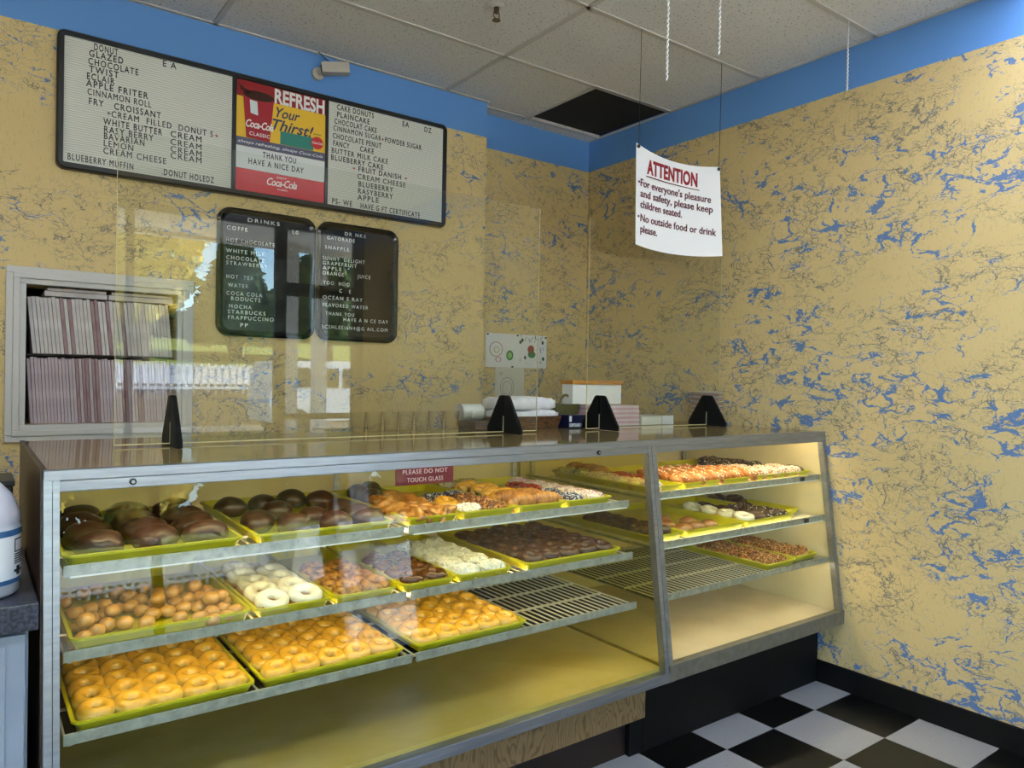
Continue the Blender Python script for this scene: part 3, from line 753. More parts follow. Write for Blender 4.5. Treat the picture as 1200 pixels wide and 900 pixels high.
KIND = {
 'glazed': ('glazed ring donut', [iced(s, M_GLAZED, None) for s in (1, 2, 3, 4)]),
 'choc_bun': ('chocolate iced bun', [filled(s, M_DARKCAKE, M_CHOC, rx=.048, rz=.031) for s in (11, 12, 13)]),
 'big_choc': ('dark chocolate bun', [filled(s, M_DARKCAKE, M_CHOC, rx=.060, rz=.036) for s in (15, 16, 17)]),
 'dark_muffin': ('dark cocoa muffin', [filled(s, M_DARKCAKE, M_CHOC, rx=.042, rz=.034) for s in (21, 22)]),
 'fritter': ('golden apple fritter', [make('apple_fritter', blob(.043, .036, .023, s, .34, 4, .7, 2.2), M_GOLD) for s in (31, 32, 33)]),
 'blue_sprinkle': ('blue sprinkled donut', [iced(41, M_PLAIN, M_CHOC, top=('sprinkles', 330, .0026, 1.3, SPR['blue']))]),
 'white_sprinkle': ('white sprinkled donut', [iced(42, M_PLAIN, M_WHITEI, top=('sprinkles', 330, .0026, 1.3, SPR['white']))]),
 'red_sprinkle': ('red sprinkled donut', [iced(43, M_PLAIN, M_CHOCB, top=('sprinkles', 330, .0026, 1.3, SPR['red']))]),
 'pink_sprinkle': ('pink sprinkled donut', [iced(44, M_PLAIN, M_WHITEI, top=('sprinkles', 330, .0027, 1.3, SPR['pink']))]),
 'green_sprinkle': ('yellow green sprinkled donut', [iced(45, M_PLAIN, M_WHITEI, top=('sprinkles', 330, .0026, 1.3, SPR['green']))]),
 'crumb': ('brown crumb donut', [iced(s, M_PLAIN, None, top=('crumbs', 300, .0034, 1.5, SPR['crumb'])) for s in (46, 47)]),
 'white_crumb': ('pale crumb donut', [iced(s, M_PLAIN, None, top=('crumbs', 320, .0034, 1.5, SPR['wcrumb'])) for s in (48, 49)]),
 'crumb_dark': ('dark crumb donut', [iced(50, M_DARKCAKE, M_CHOC, top=('crumbs', 300, .003, 1.4, SPR['dcrumb']))]),
 'twist': ('golden twist donut', [twist(s, M_GLAZED) for s in (51, 52)]),
 'sugar_twist': ('sugared golden twist', [twist(53, M_TWISTG, .066, .0185, ('sugar', 110, .0020, SPR['sugar']))]),
 'croissant': ('browned croissant', [croissant(55)]),
 'choc_ring': ('chocolate iced ring', [iced(s, M_DARKCAKE if s % 2 else M_BROWN, M_CHOC) for s in (61, 62, 63)]),
 'cake_bun': ('plain brown cake donut', [filled(s, M_BROWN, None, rx=.040, rz=.022) for s in (65, 66)]),
 'white_ring': ('white iced ring', [iced(s, M_PLAIN, M_WHITEI, R=.0310, r=.0165) for s in (71, 72, 73)]),
 'nut_ring': ('nut glazed ring', [iced(s, M_GLAZED, M_NUTI, R=.0280, r=.0165) for s in (75, 76)]),
 'brown_ring': ('brown iced ring', [iced(s, M_GLAZED, M_CHOCB, R=.0275, r=.0165) for s in (78, 79)]),
 'coconut': ('coconut covered donut', [coconut(s) for s in (81, 82)]),
 'hole': ('glazed donut hole', [make('donut_hole', blob(.0225, .0195, .0180, s, .10, 2, .9), M_HOLE) for s in (85, 86, 87, 88)]),
}
SCALE = {'sugar_twist': 1.22, 'white_crumb': 1.1, 'twist': 1.15, 'croissant': 1.2, 'fritter': 1.18, 'choc_bun': 1.05}
TILT = {'glazed': .16, 'white_ring': .2, 'choc_ring': .1, 'nut_ring': .1, 'brown_ring': .1}
def place(k, items, gap=.05, step=1):
    """items: (kind, x, y[, dz]) on tray k; labels count rows from the front and donuts from the left"""
    x0, x1, y0, y1, zs, rim, where, what = TRAYS[k]
    items = sorted(items, key=lambda a: a[2]); rows = []
    for it in items:
        if rows and it[2]-rows[-1][0][2] < gap: rows[-1].append(it)
        else: rows.append([it])
    rnd = random.Random(k)
    for i, row in enumerate(rows):
        row.sort(key=lambda a: a[1])
        for j, it in enumerate(row):
            nm, protos = KIND[it[0]]
            root, kids = rnd.choice(protos)
            o = root.copy(); COL.objects.link(o)
            for c in kids:
                d = c.copy(); COL.objects.link(d); d.parent = o
            tl = TILT.get(it[0], 0); sc_ = SCALE.get(it[0], 1); o.scale = (sc_, sc_, sc_)
            o.location = (it[1], it[2], TRAYZ[k]+.0003+(it[3] if len(it) > 3 else 0)+tl*.034)
            o.rotation_euler = (tl*(.8+.4*rnd.random()) if tl else 0, 0, rnd.random()*6.28)
            if tl: o.rotation_euler = (Matrix.Rotation(tl*(.7+.5*rnd.random()), 3, 'X') @ Matrix.Rotation(rnd.random()*6.28, 3, 'Z')).to_euler()
            if it[0] in ('twist', 'sugar_twist'): o.rotation_euler = (0, 0, rnd.uniform(-.5, .3)+(.5 if it[0] == 'twist' else 2.6))
            if it[0] == 'croissant': o.rotation_euler = (0, 0, rnd.uniform(-.4, .4))
            rw = 'front row' if i == 0 else ORD[i+1]+' row'
            pos = ('only one in '+rw) if len(row) == 1 else '%s from left in %s' % (ORD[j+1], rw)
            tag(o, '%s, %s, %s' % (nm, pos, where), 'pastry' if it[0] in ('fritter', 'croissant', 'dark_muffin') else 'donut', '%s in the %s' % (nm+'s', where))
def grid(k, kind, nx, ny, ys, y0off=.052, jit=.004, xin=.014):
    x0, x1, y0, y1 = TRAYS[k][:4]; rnd = random.Random(k+'g'); o = []
    dx = (x1-x0-2*xin)/nx
    for j in range(ny):
        for i in range(nx):
            o.append((kind, x0+xin+dx*(i+.5)+rnd.uniform(-jit, jit), y0+y0off+ys*j+rnd.uniform(-jit, jit)*.8))
    return o
for k in ('C1', 'C2', 'C3'): place(k, grid(k, 'glazed', 5, 6, .078, .058, .003))
place('A1', grid('A1', 'big_choc', 3, 4, .138, .075, .006))
place('B6', grid('B6', 'choc_ring', 5, 6, .082, .060, .003))
place('B3', grid('B3', 'nut_ring', 2, 4, .086, .058, .003))
place('B4', grid('B4', 'brown_ring', 2, 4, .084, .058, .002))
HOLES = [(.223, 1.986), (.227, 2.086), (.255, 2.027), (.282, 2.065), (.321, 2.055), (.366, 2.03), (.257, 2.125), (.289, 2.150), (.263, 2.222), (.301, 2.244), (.320, 2.185), (.353, 2.19), (.372, 2.134), (.390, 2.085), (.386, 2.24), (.417, 2.179), (.428, 2.095), (.460, 2.153), (.444, 2.021), (.470, 2.104), (.485, 1.994), (.503, 2.087), (.496, 2.182), (.532, 2.185), (.462, 2.20), (.44, 2.289), (.413, 2.34), (.367, 2.293), (.345, 2.345), (.3, 2.412), (.265, 2.391), (.492, 2.289), (.557, 2.232), (.54, 2.285), (.566, 2.18), (.552, 2.140), (.508, 1.960), (.546, 1.973), (.577, 2.005), (.522, 2.024), (.556, 2.040), (.540, 2.085), (.572, 2.098), (.227, 2.208), (.217, 2.329)]
place('B1', [('hole', x, y) for x, y in HOLES]+[('hole', .232, 2.062-.02, .026), ('hole', .455, 2.175, .027), ('hole', .555, 2.075, .026), ('hole', .53, 2.06, .026), ('hole', .30, 2.11, .02), ('hole', .52, 2.20, .027), ('hole', .41, 2.13, .026)], .055)
DONUTS = {
    'A2': {'choc_bun': [(.679, 2.43), (.785, 2.44), (.785, 2.30), (.676, 2.15), (.899, 2.49), (.972, 2.425), (.753, 2.070), (.842, 2.140), (.965, 2.225), (.968, 2.128), (.968, 2.032), (.870, 2.035)]},
    'A3': {'dark_muffin': [(1.141, 2.479), (1.213, 2.530), (1.135, 2.36)], 'fritter': [(1.125, 2.198), (1.134, 2.275), (1.215, 2.272), (1.213, 2.195), (1.123, 2.022), (1.120, 2.112), (1.167, 2.072), (1.215, 2.022), (1.215, 2.122), (1.215, 2.35)]},
    'A4': {'blue_sprinkle': [(1.335, 2.27), (1.43, 2.28)], 'glazed': [(1.325, 2.17)], 'white_sprinkle': [(1.325, 2.034)], 'crumb': [(1.425, 2.034), (1.432, 2.122), (1.425, 2.20)]},
    'A5': {'twist': [(1.580, 2.44), (1.610, 2.36), (1.60, 2.295), (1.59, 2.235), (1.560, 2.175), (1.635, 2.178)], 'green_sprinkle': [(1.653, 2.545), (1.560, 2.530)], 'croissant': [(1.555, 2.105), (1.648, 2.110), (1.648, 2.025), (1.555, 2.025)]},
    'A6': {'red_sprinkle': [(1.77, 2.36), (1.77, 2.27)], 'blue_sprinkle': [(1.765, 2.15), (1.765, 2.03)], 'pink_sprinkle': [(1.870, 2.36), (1.870, 2.27), (1.870, 2.19), (1.872, 2.11), (1.872, 2.03), (1.849, 2.45)]},
    'KA1': {'green_sprinkle': [(2.205, 2.45), (2.190, 2.545)], 'croissant': [(2.278, 2.56), (2.278, 2.47), (2.274, 2.40)], 'red_sprinkle': [(2.280, 2.314), (2.280, 2.222)], 'pink_sprinkle': [(2.195, 2.355), (2.190, 2.27), (2.188, 2.186), (2.188, 2.105), (2.190, 2.03)]},
    'KA2': {'sugar_twist': [(x+(j % 2)*.03, y) for j, y in enumerate((2.045, 2.11, 2.175, 2.245)) for x in (2.42, 2.54, 2.66, 2.765)][:-1]},
    'KA3': {'white_crumb': [(x, y) for y in (2.040, 2.125) for x in (2.895, 2.98, 3.065, 3.15)]+[(2.9, 2.21), (2.985, 2.21)], 'choc_ring': [(3.218, 2.06)], 'crumb_dark': [(3.2, 2.552), (3.2, 2.46), (3.2, 2.37), (3.115, 2.50), (3.115, 2.41), (3.2, 2.28)]},
    'KB2': {'cake_bun': [(2.396, 2.04), (2.480, 2.04), (2.564, 2.04), (2.40, 2.13), (2.535, 2.13), (2.46, 2.21)]},
    'KB3': {'white_ring': [(2.792, 2.32), (2.792, 2.22), (2.792, 2.125), (2.793, 2.034)], 'choc_ring': [(2.89, 2.32), (2.89, 2.225), (2.885, 2.13), (2.884, 2.034)], 'crumb_dark': [(2.97, 2.034), (3.05, 2.034), (2.97, 2.125), (3.05, 2.125), (2.975, 2.215), (3.05, 2.215)]},
    'KB4': {'choc_ring': [(3.16, 2.33), (3.218, 2.40), (3.16, 2.47), (3.218, 2.54)]},
    'KB1': {'choc_ring': [(2.19, 2.03), (2.275, 2.055), (2.19, 2.115), (2.275, 2.14), (2.19, 2.2), (2.275, 2.225), (2.19, 2.285), (2.275, 2.31), (2.19, 2.37), (2.275, 2.395)]},
    'KC1': {'crumb': [(2.895, 1.99), (2.98, 1.985), (2.895, 2.075), (2.985, 2.07), (2.9, 2.16), (2.99, 2.155), (2.9, 2.245), (2.99, 2.24), (2.905, 2.33), (2.99, 2.325), (2.99, 2.41)]},
    'KC2': {'crumb': [(3.135, 2.01), (3.216, 2.025), (3.135, 2.095), (3.216, 2.11), (3.135, 2.18), (3.216, 2.195), (3.135, 2.265), (3.216, 2.28), (3.216, 2.365)]},
    'B2': {'white_ring': [(.672, 2.005), (.768, 2.012), (.672, 2.098), (.764, 2.104), (.680, 2.19), (.768, 2.196), (.674, 2.282), (.767, 2.288), (.690, 2.375)]},
    'B5': {'coconut': [(1.300, 2.003), (1.398, 2.003), (1.301, 2.098), (1.398, 2.100), (1.306, 2.193), (1.399, 2.197), (1.305, 2.29), (1.400, 2.294), (1.310, 2.385), (1.400, 2.39)]},
}
for k, d in DONUTS.items():
    place(k, [(kd,)+tuple(p) for kd, ps in d.items() for p in ps])

# ------------------------------------------------------------------ acrylic guards on black feet
M_ACR = glass('clear_acrylic', (251, 252, 250), 2.3)
M_ACRE = mat('acrylic_edge', (204, 190, 138), .3)
for k, (x0, x1) in enumerate(((.352, 1.958), (2.246, 3.178))):
    t = thing('acrylic_guard', ('wide clear acrylic guard panel standing on the left half of the case top', 'narrower clear acrylic guard panel standing below the hanging sign')[k], 'guard panel', ((x0+x1)/2, 2.48, ZT), 'acrylic guards on the counter')
    part(t, 'sheet', MB().box(x0, x1, 2.4775, 2.4825, ZT+.009, 2.155), M_ACR)
    part(t, 'edge', MB().box(x0, x1, 2.4775, 2.4825, ZT+.0055, ZT+.0088), M_ACRE)
    part(t, 'edge', MB().box(x0-.0012, x0-.0002, 2.4775, 2.4825, ZT+.009, 2.155), M_ACRE)
    part(t, 'edge', MB().box(x1+.0002, x1+.0012, 2.4775, 2.4825, ZT+.009, 2.155), M_ACRE)
M_FOOT = mat('black_acrylic', (8, 8, 8), .6, spec=.2)
for k, x in enumerate((.512, 1.790, 2.330, 3.085)):
    y = 2.48; s = .0035
    poly = [(y-.118, 0), (y+.118, 0), (y+.118, .02), (y+.034, .150), (y+.024, .156), (y+s, .156), (y+s, .0045), (y-s, .0045), (y-s, .156), (y-.024, .156), (y-.034, .150), (y-.118, .02)]
    mb = MB().prism([(a, ZT+.0012+b) for a, b in poly], 'x', x-.006, x+.006)
    ft = solo('guard_foot', 'black triangular foot under the clear guard, ' + ('beside the stacked papers at left', 'in front of the wicker basket', 'in front of the pink box stack', 'in front of the plate stack')[k], 'foot', mb, M_FOOT, (x, y, ZT+.0012), 'black feet of the acrylic guards')
    part(ft, 'slot_strip', MB().box(x-.0066, x+.0066, y-.0026, y+.0026, ZT+.0055, ZT+.072), mat('slot_pale', (176, 170, 150), .5))

# ------------------------------------------------------------------ menu board
M_BFR = mat('black_board_frame', (20, 20, 22), .4)
def ribbed(name, rgb):
    m = mat(name, rgb, .6); g = NT(m)
    z = g.n('SeparateXYZ', {0: g.n('NewGeometry').outputs['Position']}).outputs[2]
    s = g.math('SINE', g.math('MULTIPLY', z, 2*PI/.0095))
    g.put(g.b.inputs['Base Color'], g.mix(g.smooth(s, .1, .9), lin(rgb), lin(tuple(v*.86 for v in rgb)))); g.bump(s, .3, .002)
    return m
M_PANW = ribbed('white_letter_panel', (222, 220, 210))
M_LET = mat('black_letters', (22, 22, 24), .5); M_LETR = mat('red_letters', (176, 30, 34), .5); M_LETW = mat('white_letters', (226, 228, 228), .5)
mx0, mx1, mz0, mz1 = .273, 2.096, 2.247, 2.805
t = thing('menu_board', 'long white letter menu board in black frame high on the wall', 'menu board', ((mx0+mx1)/2, YB, mz0))
fr = MB(); out = rrect(mx0, mx1, mz0, mz1, .03, 5)
yy = YB-.040
inn = rrect(mx0+.024, mx1-.026, mz0+.024, mz1-.024, .006, 5)
fr.rings([[(a, YB-.001, b) for a, b in out], [(a, yy+.008, b) for a, b in out], [(a+(.006 if a < 1 else -.006), yy, b+(.006 if b < 2.5 else -.006)) for a, b in out], [(a, yy, b) for a, b in inn], [(a, YB-.02, b) for a, b in inn]], True, True)
fr.box(.955, .973, yy+.002, YB-.02, mz0+.02, mz1-.02); fr.box(1.400, 1.414, yy+.002, YB-.02, mz0+.02, mz1-.02)
part(t, 'frame', fr, M_BFR)
part(t, 'letter_panel', MB().box(mx0+.024, .955, YB-.030, YB-.018, mz0+.024, mz1-.024), M_PANW)
part(t, 'letter_panel', MB().box(1.414, mx1-.026, YB-.030, YB-.018, mz0+.024, mz1-.024), M_PANW)
YP = YB-.030
part(t, 'message_strip', MB().box(.973, 1.400, YB-.030, YB-.018, 2.376, 2.478), mat('message_white', (224, 226, 226), .5))
rp = part(t, 'red_panel', MB().box(.973, 1.400, YB-.030, YB-.018, 2.274, 2.375), mat('soda_red', (204, 40, 52), .4))
po = part(t, 'poster', MB().box(.973, 1.400, YB-.030, YB-.018, 2.479, 2.779), mat('poster_yellow', (238, 190, 52), .4))
PU = lambda u: .973+.427*u
PV = lambda v: 2.479+.300*v
yq = YP-.0006
def pbox(nm, u0, u1, v0, v1, m, d=.0006): return part(po, nm, MB().box(PU(u0), PU(u1), YP-d-.0008, YP-d, PV(v0), PV(v1)), m)
MR_ = mat('poster_maroon', (150, 24, 28), .4)
pbox('red_band', 0, 1, .755, 1, MR_)
pbox('slate_band', 0, 1, 0, .13, mat('poster_slate', (92, 92, 116), .4)); pbox('teal_patch', .48, .86, .135, .34, mat('poster_teal', (44, 128, 118), .4))
cup = [(PU(.11), PV(.14)), (PU(.36), PV(.12)), (PU(.40), PV(.76)), (PU(.07), PV(.80))]
part(po, 'cup', MB().prism(cup, 'y', YP-.004, YP-.0015), mat('cup_red', (168, 30, 44), .4))
part(po, 'cola', MB().prism([(PU(.235)+.072*math.cos(a*PI/12), PV(.80)+.022*math.sin(a*PI/12)) for a in range(24)], 'y', YP-.005, YP-.0042), mat('cola_brown', (60, 30, 22), .3))
part(po, 'splash', MB().prism([(PU(.02), PV(.93)), (PU(.08), PV(.88)), (PU(.16), PV(.83)), (PU(.12), PV(.80)), (PU(.05), PV(.85))], 'y', YP-.005, YP-.0042), MATS['cola_brown'])
part(po, 'ice', MB().prism([(PU(.15), PV(.52)), (PU(.23), PV(.50)), (PU(.22), PV(.71)), (PU(.14), PV(.72))], 'y', YP-.0052, YP-.0044), mat('ice_white', (214, 226, 226), .3))
M_W2 = mat('poster_white', (244, 242, 240), .5); M_NAVY = mat('poster_navy', (44, 56, 96), .5)
letters(po, 'Coca-Cola', PU(.10), PU(.40), PV(.30), .034, YP-.0048, M_W2, .02, .35, space=.9)
letters(po, 'CLASSIC', PU(.14), PU(.36), PV(.18), .016, YP-.0048, M_W2, .01)
letters(po, 'REFRESH', PU(.41), PU(.985), PV(.765), .064, YP-.002, M_W2, .03, space=1)
letters(po, 'Your', PU(.43), PU(.70), PV(.55), .046, YP-.0012, M_NAVY, .012, .35, space=1)
letters(po, 'Thirst!', PU(.39), PU(.86), PV(.345), .050, YP-.0012, M_NAVY, .012, .35, space=1)
letters(po, 'always refreshing, always Coca-Cola', PU(.02), PU(.97), PV(.045), .013, YP-.002, M_W2, .0, .35, space=1)
cx, cz = PU(.905), PV(.27)
part(po, 'round_logo', MB().prism([(cx+.030*math.cos(a*PI/12), cz+.030*math.sin(a*PI/12)) for a in range(24)], 'y', YP-.004, YP-.0016), MATS['soda_red'])
letters(po, 'Coca-Cola', cx-.027, cx+.027, cz-.006, .011, YP-.0044, M_W2, .01, .35, space=.9)
letters(po, 'ALWAYS', cx-.020, cx+.020, cz+.038, .007, YP-.002, mat('poster_green', (30, 90, 60), .5), .01)
letters(rp, 'Coca-Cola', 1.118, 1.262, 2.318, .034, YP-.0006, M_W2, .012, .35, space=.9)
letters(rp, 'ENJOY', 1.165, 1.210, 2.356, .007, YP-.0006, M_W2, .004)
letters(rp, 'CLASSIC', 1.168, 1.216, 2.300, .008, YP-.0006, M_W2, .004)
MENU = [('DONUT', .402, .49, 2.75), ('GLAZED', .385, .51, 2.72), ('CHOCOLATE', .382, .568, 2.687), ('TWIST', .385, .494, 2.656), ('ECLAIR', .378, .479, 2.625), ('APPLE FRITER', .375, .607, 2.596), ('CINNAMON ROLL', .381, .619, 2.562), ('FRY   CROISSANT', .386, .658, 2.524), ('CREAM  FILLED  DONUT S', .469, .873, 2.489), ('WHITE BUTTER', .439, .664, 2.453), ('CREAM', .698, .825, 2.455), ('RASY BERRY', .442, .63, 2.421), ('CREAM', .698, .825, 2.421), ('BAVARIAN', .442, .595, 2.393), ('CREAM', .699, .826, 2.390), ('LEMON', .442, .552, 2.363), ('CREAM', .699, .826, 2.362), ('CREAM CHEESE', .441, .681, 2.332), ('BLUEBERRY MUFFIN', .314, .553, 2.284), ('.DONUT HOLEDZ', .664, .881, 2.284), ('E A', .663, .717, 2.752),
 ('CAKE DONUTS', 1.459, 1.658, 2.748), ('PLAINCAKE', 1.46, 1.635, 2.712), ('CHOCOLAT CAKE', 1.447, 1.675, 2.676), ('CINNAMON SUGAR', 1.442, 1.700, 2.641), ('POWDER SUGAR', 1.724, 1.938, 2.640), ('CHOCOLATE PENUT', 1.439, 1.703, 2.602), ('FANCY', 1.442, 1.528, 2.566), ('CAKE', 1.585, 1.661, 2.566), ('BUTTER MILK CAKE', 1.435, 1.742, 2.529), ('BLUEBERRY CAKE', 1.432, 1.716, 2.495), ('FRUIT DANISH', 1.578, 1.82, 2.462), ('CREAM CHEESE', 1.574, 1.846, 2.425), ('BLUEBERRY', 1.58, 1.775, 2.388), ('RASYBERRY', 1.578, 1.774, 2.353), ('APPLE', 1.575, 1.693, 2.32), ('PS- WE', 1.441, 1.547, 2.280), ('HAVE G FT CERTIFICATE', 1.593, 1.935, 2.279), ('EA', 1.823, 1.861, 2.744), ('DZ', 1.955, 1.997, 2.743), ('THANK YOU', 1.097, 1.256, 2.441), ('HAVE A NICE DAY', 1.032, 1.294, 2.401)]
for s_, a, b, z in MENU: letters(t, s_, a, b, z, .0262, YP-.0006, M_LET, .014, space=1.25)
for s_, a, b, z in [('+', .452, .466, 2.494), ('+', .881, .897, 2.490), ('+', 1.703, 1.718, 2.643), ('*', 1.547, 1.562, 2.462), ('*', 1.840, 1.856, 2.462)]:
    letters(t, s_, a, b, z, .016, YP-.0006, M_LETR if a > .5 else M_LET, .02)

# ------------------------------------------------------------------ drinks boards
M_BLK = mat('black_felt_board', (12, 13, 16), .12)
DR = [[('DRINKS', 1.037, 1.186, 2.135), ('COFFE', .944, 1.036, 2.088), ('LG', 1.249, 1.279, 2.106), ('HOT CHOCOLATE', .941, 1.163, 2.032), ('WHITE MILK', .942, 1.119, 1.983), ('CHOCOLATE', .943, 1.115, 1.952), ('STRAWBERRY', .943, 1.13, 1.927), ('HOT  TEA', .945, 1.066, 1.865), ('WATER', .952, 1.043, 1.826), ('COCA COLA', .946, 1.108, 1.789), ('RODUCTS', .967, 1.1, 1.765), ('MOCHA', .958, 1.06, 1.729), ('STARBUCKS', .953, 1.125, 1.704), ('FRAPPUCCINO', .954, 1.164, 1.678), ('PP', 1.01, 1.044, 1.645)],
 [('DR NKS', 1.517, 1.63, 2.133), ('GATORADE', 1.423, 1.57, 2.102), ('SNAPPLE', 1.413, 1.541, 2.055), ('SUNNY  DELIGHT', 1.402, 1.627, 2.0), ('GRAPEFRUIT', 1.403, 1.584, 1.976), ('APPLE', 1.403, 1.502, 1.951), ('ORANGE       JUICE', 1.403, 1.66, 1.926), ('YOO  HOO', 1.406, 1.546, 1.879), ('C   E', 1.492, 1.554, 1.844), ('OCEAN S RAY', 1.407, 1.618, 1.806), ('FLAVORED WATER', 1.408, 1.649, 1.769), ('THANK YOU', 1.421, 1.573, 1.727), ('HAVE A N CE DAY', 1.517, 1.764, 1.702), ('SCSHLEEI6N4@G AIL.COM', 1.403, 1.761, 1.660)]]
for k, (x0, x1) in enumerate(((.902, 1.366), (1.375, 1.818))):
    z0, z1 = 1.601, 2.191
    t = thing('drinks_board', ('black drinks letter board with hot drinks, left of the pair', 'black drinks letter board with bottled drinks, right of the pair')[k], 'menu board', ((x0+x1)/2, YB, z0), 'black drinks boards under the menu')
    o1 = rrect(x0, x1, z0, z1, .060, 8); o2 = rrect(x0+.012, x1-.012, z0+.012, z1-.012, .052, 8); o3 = rrect(x0+.028, x1-.028, z0+.028, z1-.028, .042, 8)
    part(t, 'frame', MB().rings([[(a, YB-.001, b) for a, b in o1], [(a, YB-.018, b) for a, b in o1], [(a, YB-.026, b) for a, b in o2], [(a, YB-.018, b) for a, b in o3], [(a, YB-.015, b) for a, b in o3]]), mat('gloss_black_frame', (16, 17, 20), .12))
    part(t, 'felt', MB().prism(o3, 'y', YB-.0165, YB-.0148), M_BLK)
    for s_, a, b, z in DR[k]: letters(t, s_, a, b, z, .0175, YB-.0168, M_LETW, .0, space=1.35)

# ------------------------------------------------------------------ hanging sign
def sag(x):
    u = (x-2.392)/.60; return .03*4*u*(1-u)
t = thing('hanging_sign', 'white sheet hung on strings asking customers to keep children seated', 'sign', (2.69, 2.343, 2.045))
mb = MB(); N = 24
grid_ = [[], []]
for i in range(N+1):
    u = i/N; xt = 2.392+.586*u; xb = 2.399+.606*u
    for side, dy in ((0, 0), (1, .0025)):
        grid_[side].append([(xb, 2.343+sag(xb)+dy, 2.040+.014*u-.016*4*u*(1-u)), (xt, 2.343+sag(xt)+dy, 2.492-.026*4*u*(1-u))])
mb.rings([[a[0], a[1], b[1], b[0]] for a, b in zip(*grid_)])
part(t, 'sheet', mb, mat('sign_white', (240, 238, 240), .45))
M_SRED = mat('sign_red', (150, 24, 36), .5); M_SMAR = mat('sign_maroon', (96, 26, 44), .5)
sg = lambda x: sag(x)
letters(t, 'ATTENTION', 2.477, 2.835, 2.373, .062, 2.341, M_SRED, .035, space=1.05, sag=sg)
mb = MB()
for i in range(12):
    a = 2.470+.380*i/12; mb.box(a, a+.0325, 2.3395+sag(a), 2.3405+sag(a), 2.356, 2.360)
part(t, 'underline', mb, M_SMAR)
for s_, a, b, z in [("For everyone's pleasure", 2.428, 2.925, 2.306), ('and safety, please keep', 2.429, 2.938, 2.259), ('children seated.', 2.430, 2.735, 2.210), ('No outside food or drink', 2.432, 2.962, 2.149), ('please.', 2.433, 2.560, 2.099)]:
    letters(t, s_, a, b, z, .033, 2.341, M_SMAR, .012, space=1, sag=sg)
for z in (2.318, 2.163): part(t, 'bullet', MB().box(2.411, 2.420, 2.3395+sag(2.416), 2.341+sag(2.416), z, z+.009), M_SMAR)
for x, z in ((2.405, 2.478), (2.968, 2.478)):
    part(t, 'grommet', MB().prism([(x+.008*math.cos(a*PI/6), z+.008*math.sin(a*PI/6)) for a in range(12)], 'y', 2.336+sag(x), 2.342+sag(x)), M_DKRUB)
M_STR = mat('black_string', (40, 38, 40), .7)
for x in (2.405, 2.968):
    part(t, 'string', MB().tube([(x, 2.339+sag(x), 2.48), (x+.004, 2.343, 2.75), (x+.008, 2.345, ZC-.006)], .0014, 5), M_STR)
# bare chains left hanging from the ceiling
M_CHAIN = mat('white_chain', (214, 212, 208), .5)
for k, (x, z) in enumerate(((1.914, 2.456), (2.188, 2.618), (3.055, 2.70), (1.155, 2.90))):
    mb = MB(); zz = z; i = 0
    y = 1.737
    while zz < ZC-.004:
        d = .0022 if i % 2 else -.0022
        mb.box(x+d-.0022, x+d+.0022, y-.0022, y+.0022, zz, zz+.011); zz += .009; i += 1
    solo('hanging_chain', 'thin white chain hanging from the ceiling, ' + ('longest one left of the sign', 'directly above the sign', 'near the right wall', 'short one near the sprinkler')[k], 'chain', mb, M_CHAIN, (x, y, z), 'bare chains on the ceiling')
# sprinkler, camera
t = thing('sprinkler', 'small brass fire sprinkler head on the ceiling', 'sprinkler', (1.783, 2.579, ZC))
M_BRASS = mat('sprinkler_metal', (120, 104, 84), .35, .9)
part(t, 'escutcheon', MB().lathe([(.032, -.001), (.034, -.006), (.022, -.014)], (1.783, 2.579, ZC), 20), mat('sprinkler_white', (206, 200, 190), .4))
part(t, 'body', MB().lathe([(.012, -.014), (.012, -.034), (.007, -.040)], (1.783, 2.579, ZC), 14), M_BRASS)
part(t, 'frame_arms', MB().tube([(1.770, 2.579, ZC-.034), (1.768, 2.579, ZC-.052), (1.783, 2.579, ZC-.066), (1.798, 2.579, ZC-.052), (1.796, 2.579, ZC-.034)], .003, 6), M_BRASS)
part(t, 'deflector', MB().lathe([(.018, -.066), (.018, -.069)], (1.783, 2.579, ZC), 16), M_BRASS)
t = thing('security_camera', 'small grey security camera on the blue wall band above the menu', 'camera', (1.40, YB, 2.91))
M_CAMG = mat('camera_grey', (190, 182, 170), .45)
part(t, 'wall_plate', MB().prism([(1.365+.030*math.cos(a*PI/8), 2.905+.030*math.sin(a*PI/8)) for a in range(16)], 'y', YB-.02, YB), M_CAMG)
part(t, 'arm', MB().tube([(1.365, YB-.02, 2.905), (1.375, YB-.05, 2.905), (1.40, YB-.07, 2.915)], .010, 8), M_CAMG)
hd_ = MB().prism([(a, b) for a, b in rrect(-.030, .030, -.026, .026, .008)], 'x', -.065, .065)
for v in hd_.bm.verts: v.co = Matrix.Translation((1.425, YB-.085, 2.922)) @ Matrix.Rotation(-.35, 4, 'Z') @ Matrix.Rotation(-.12, 4, 'Y') @ v.co
part(t, 'housing', hd_, M_CAMG)
ls = MB().prism([(.020*math.cos(a*PI/8), .020*math.sin(a*PI/8)) for a in range(16)], 'x', -.069, -.064)
for v in ls.bm.verts: v.co = Matrix.Translation((1.425, YB-.085, 2.922)) @ Matrix.Rotation(-.35, 4, 'Z') @ Matrix.Rotation(-.12, 4, 'Y') @ v.co
part(t, 'lens', ls, M_DKRUB)
part(t, 'cable', MB().tube([(1.40, YB-.08, 2.948), (1.385, YB-.05, 2.975), (1.36, YB-.03, ZC-.006)], .003, 6), M_STR)

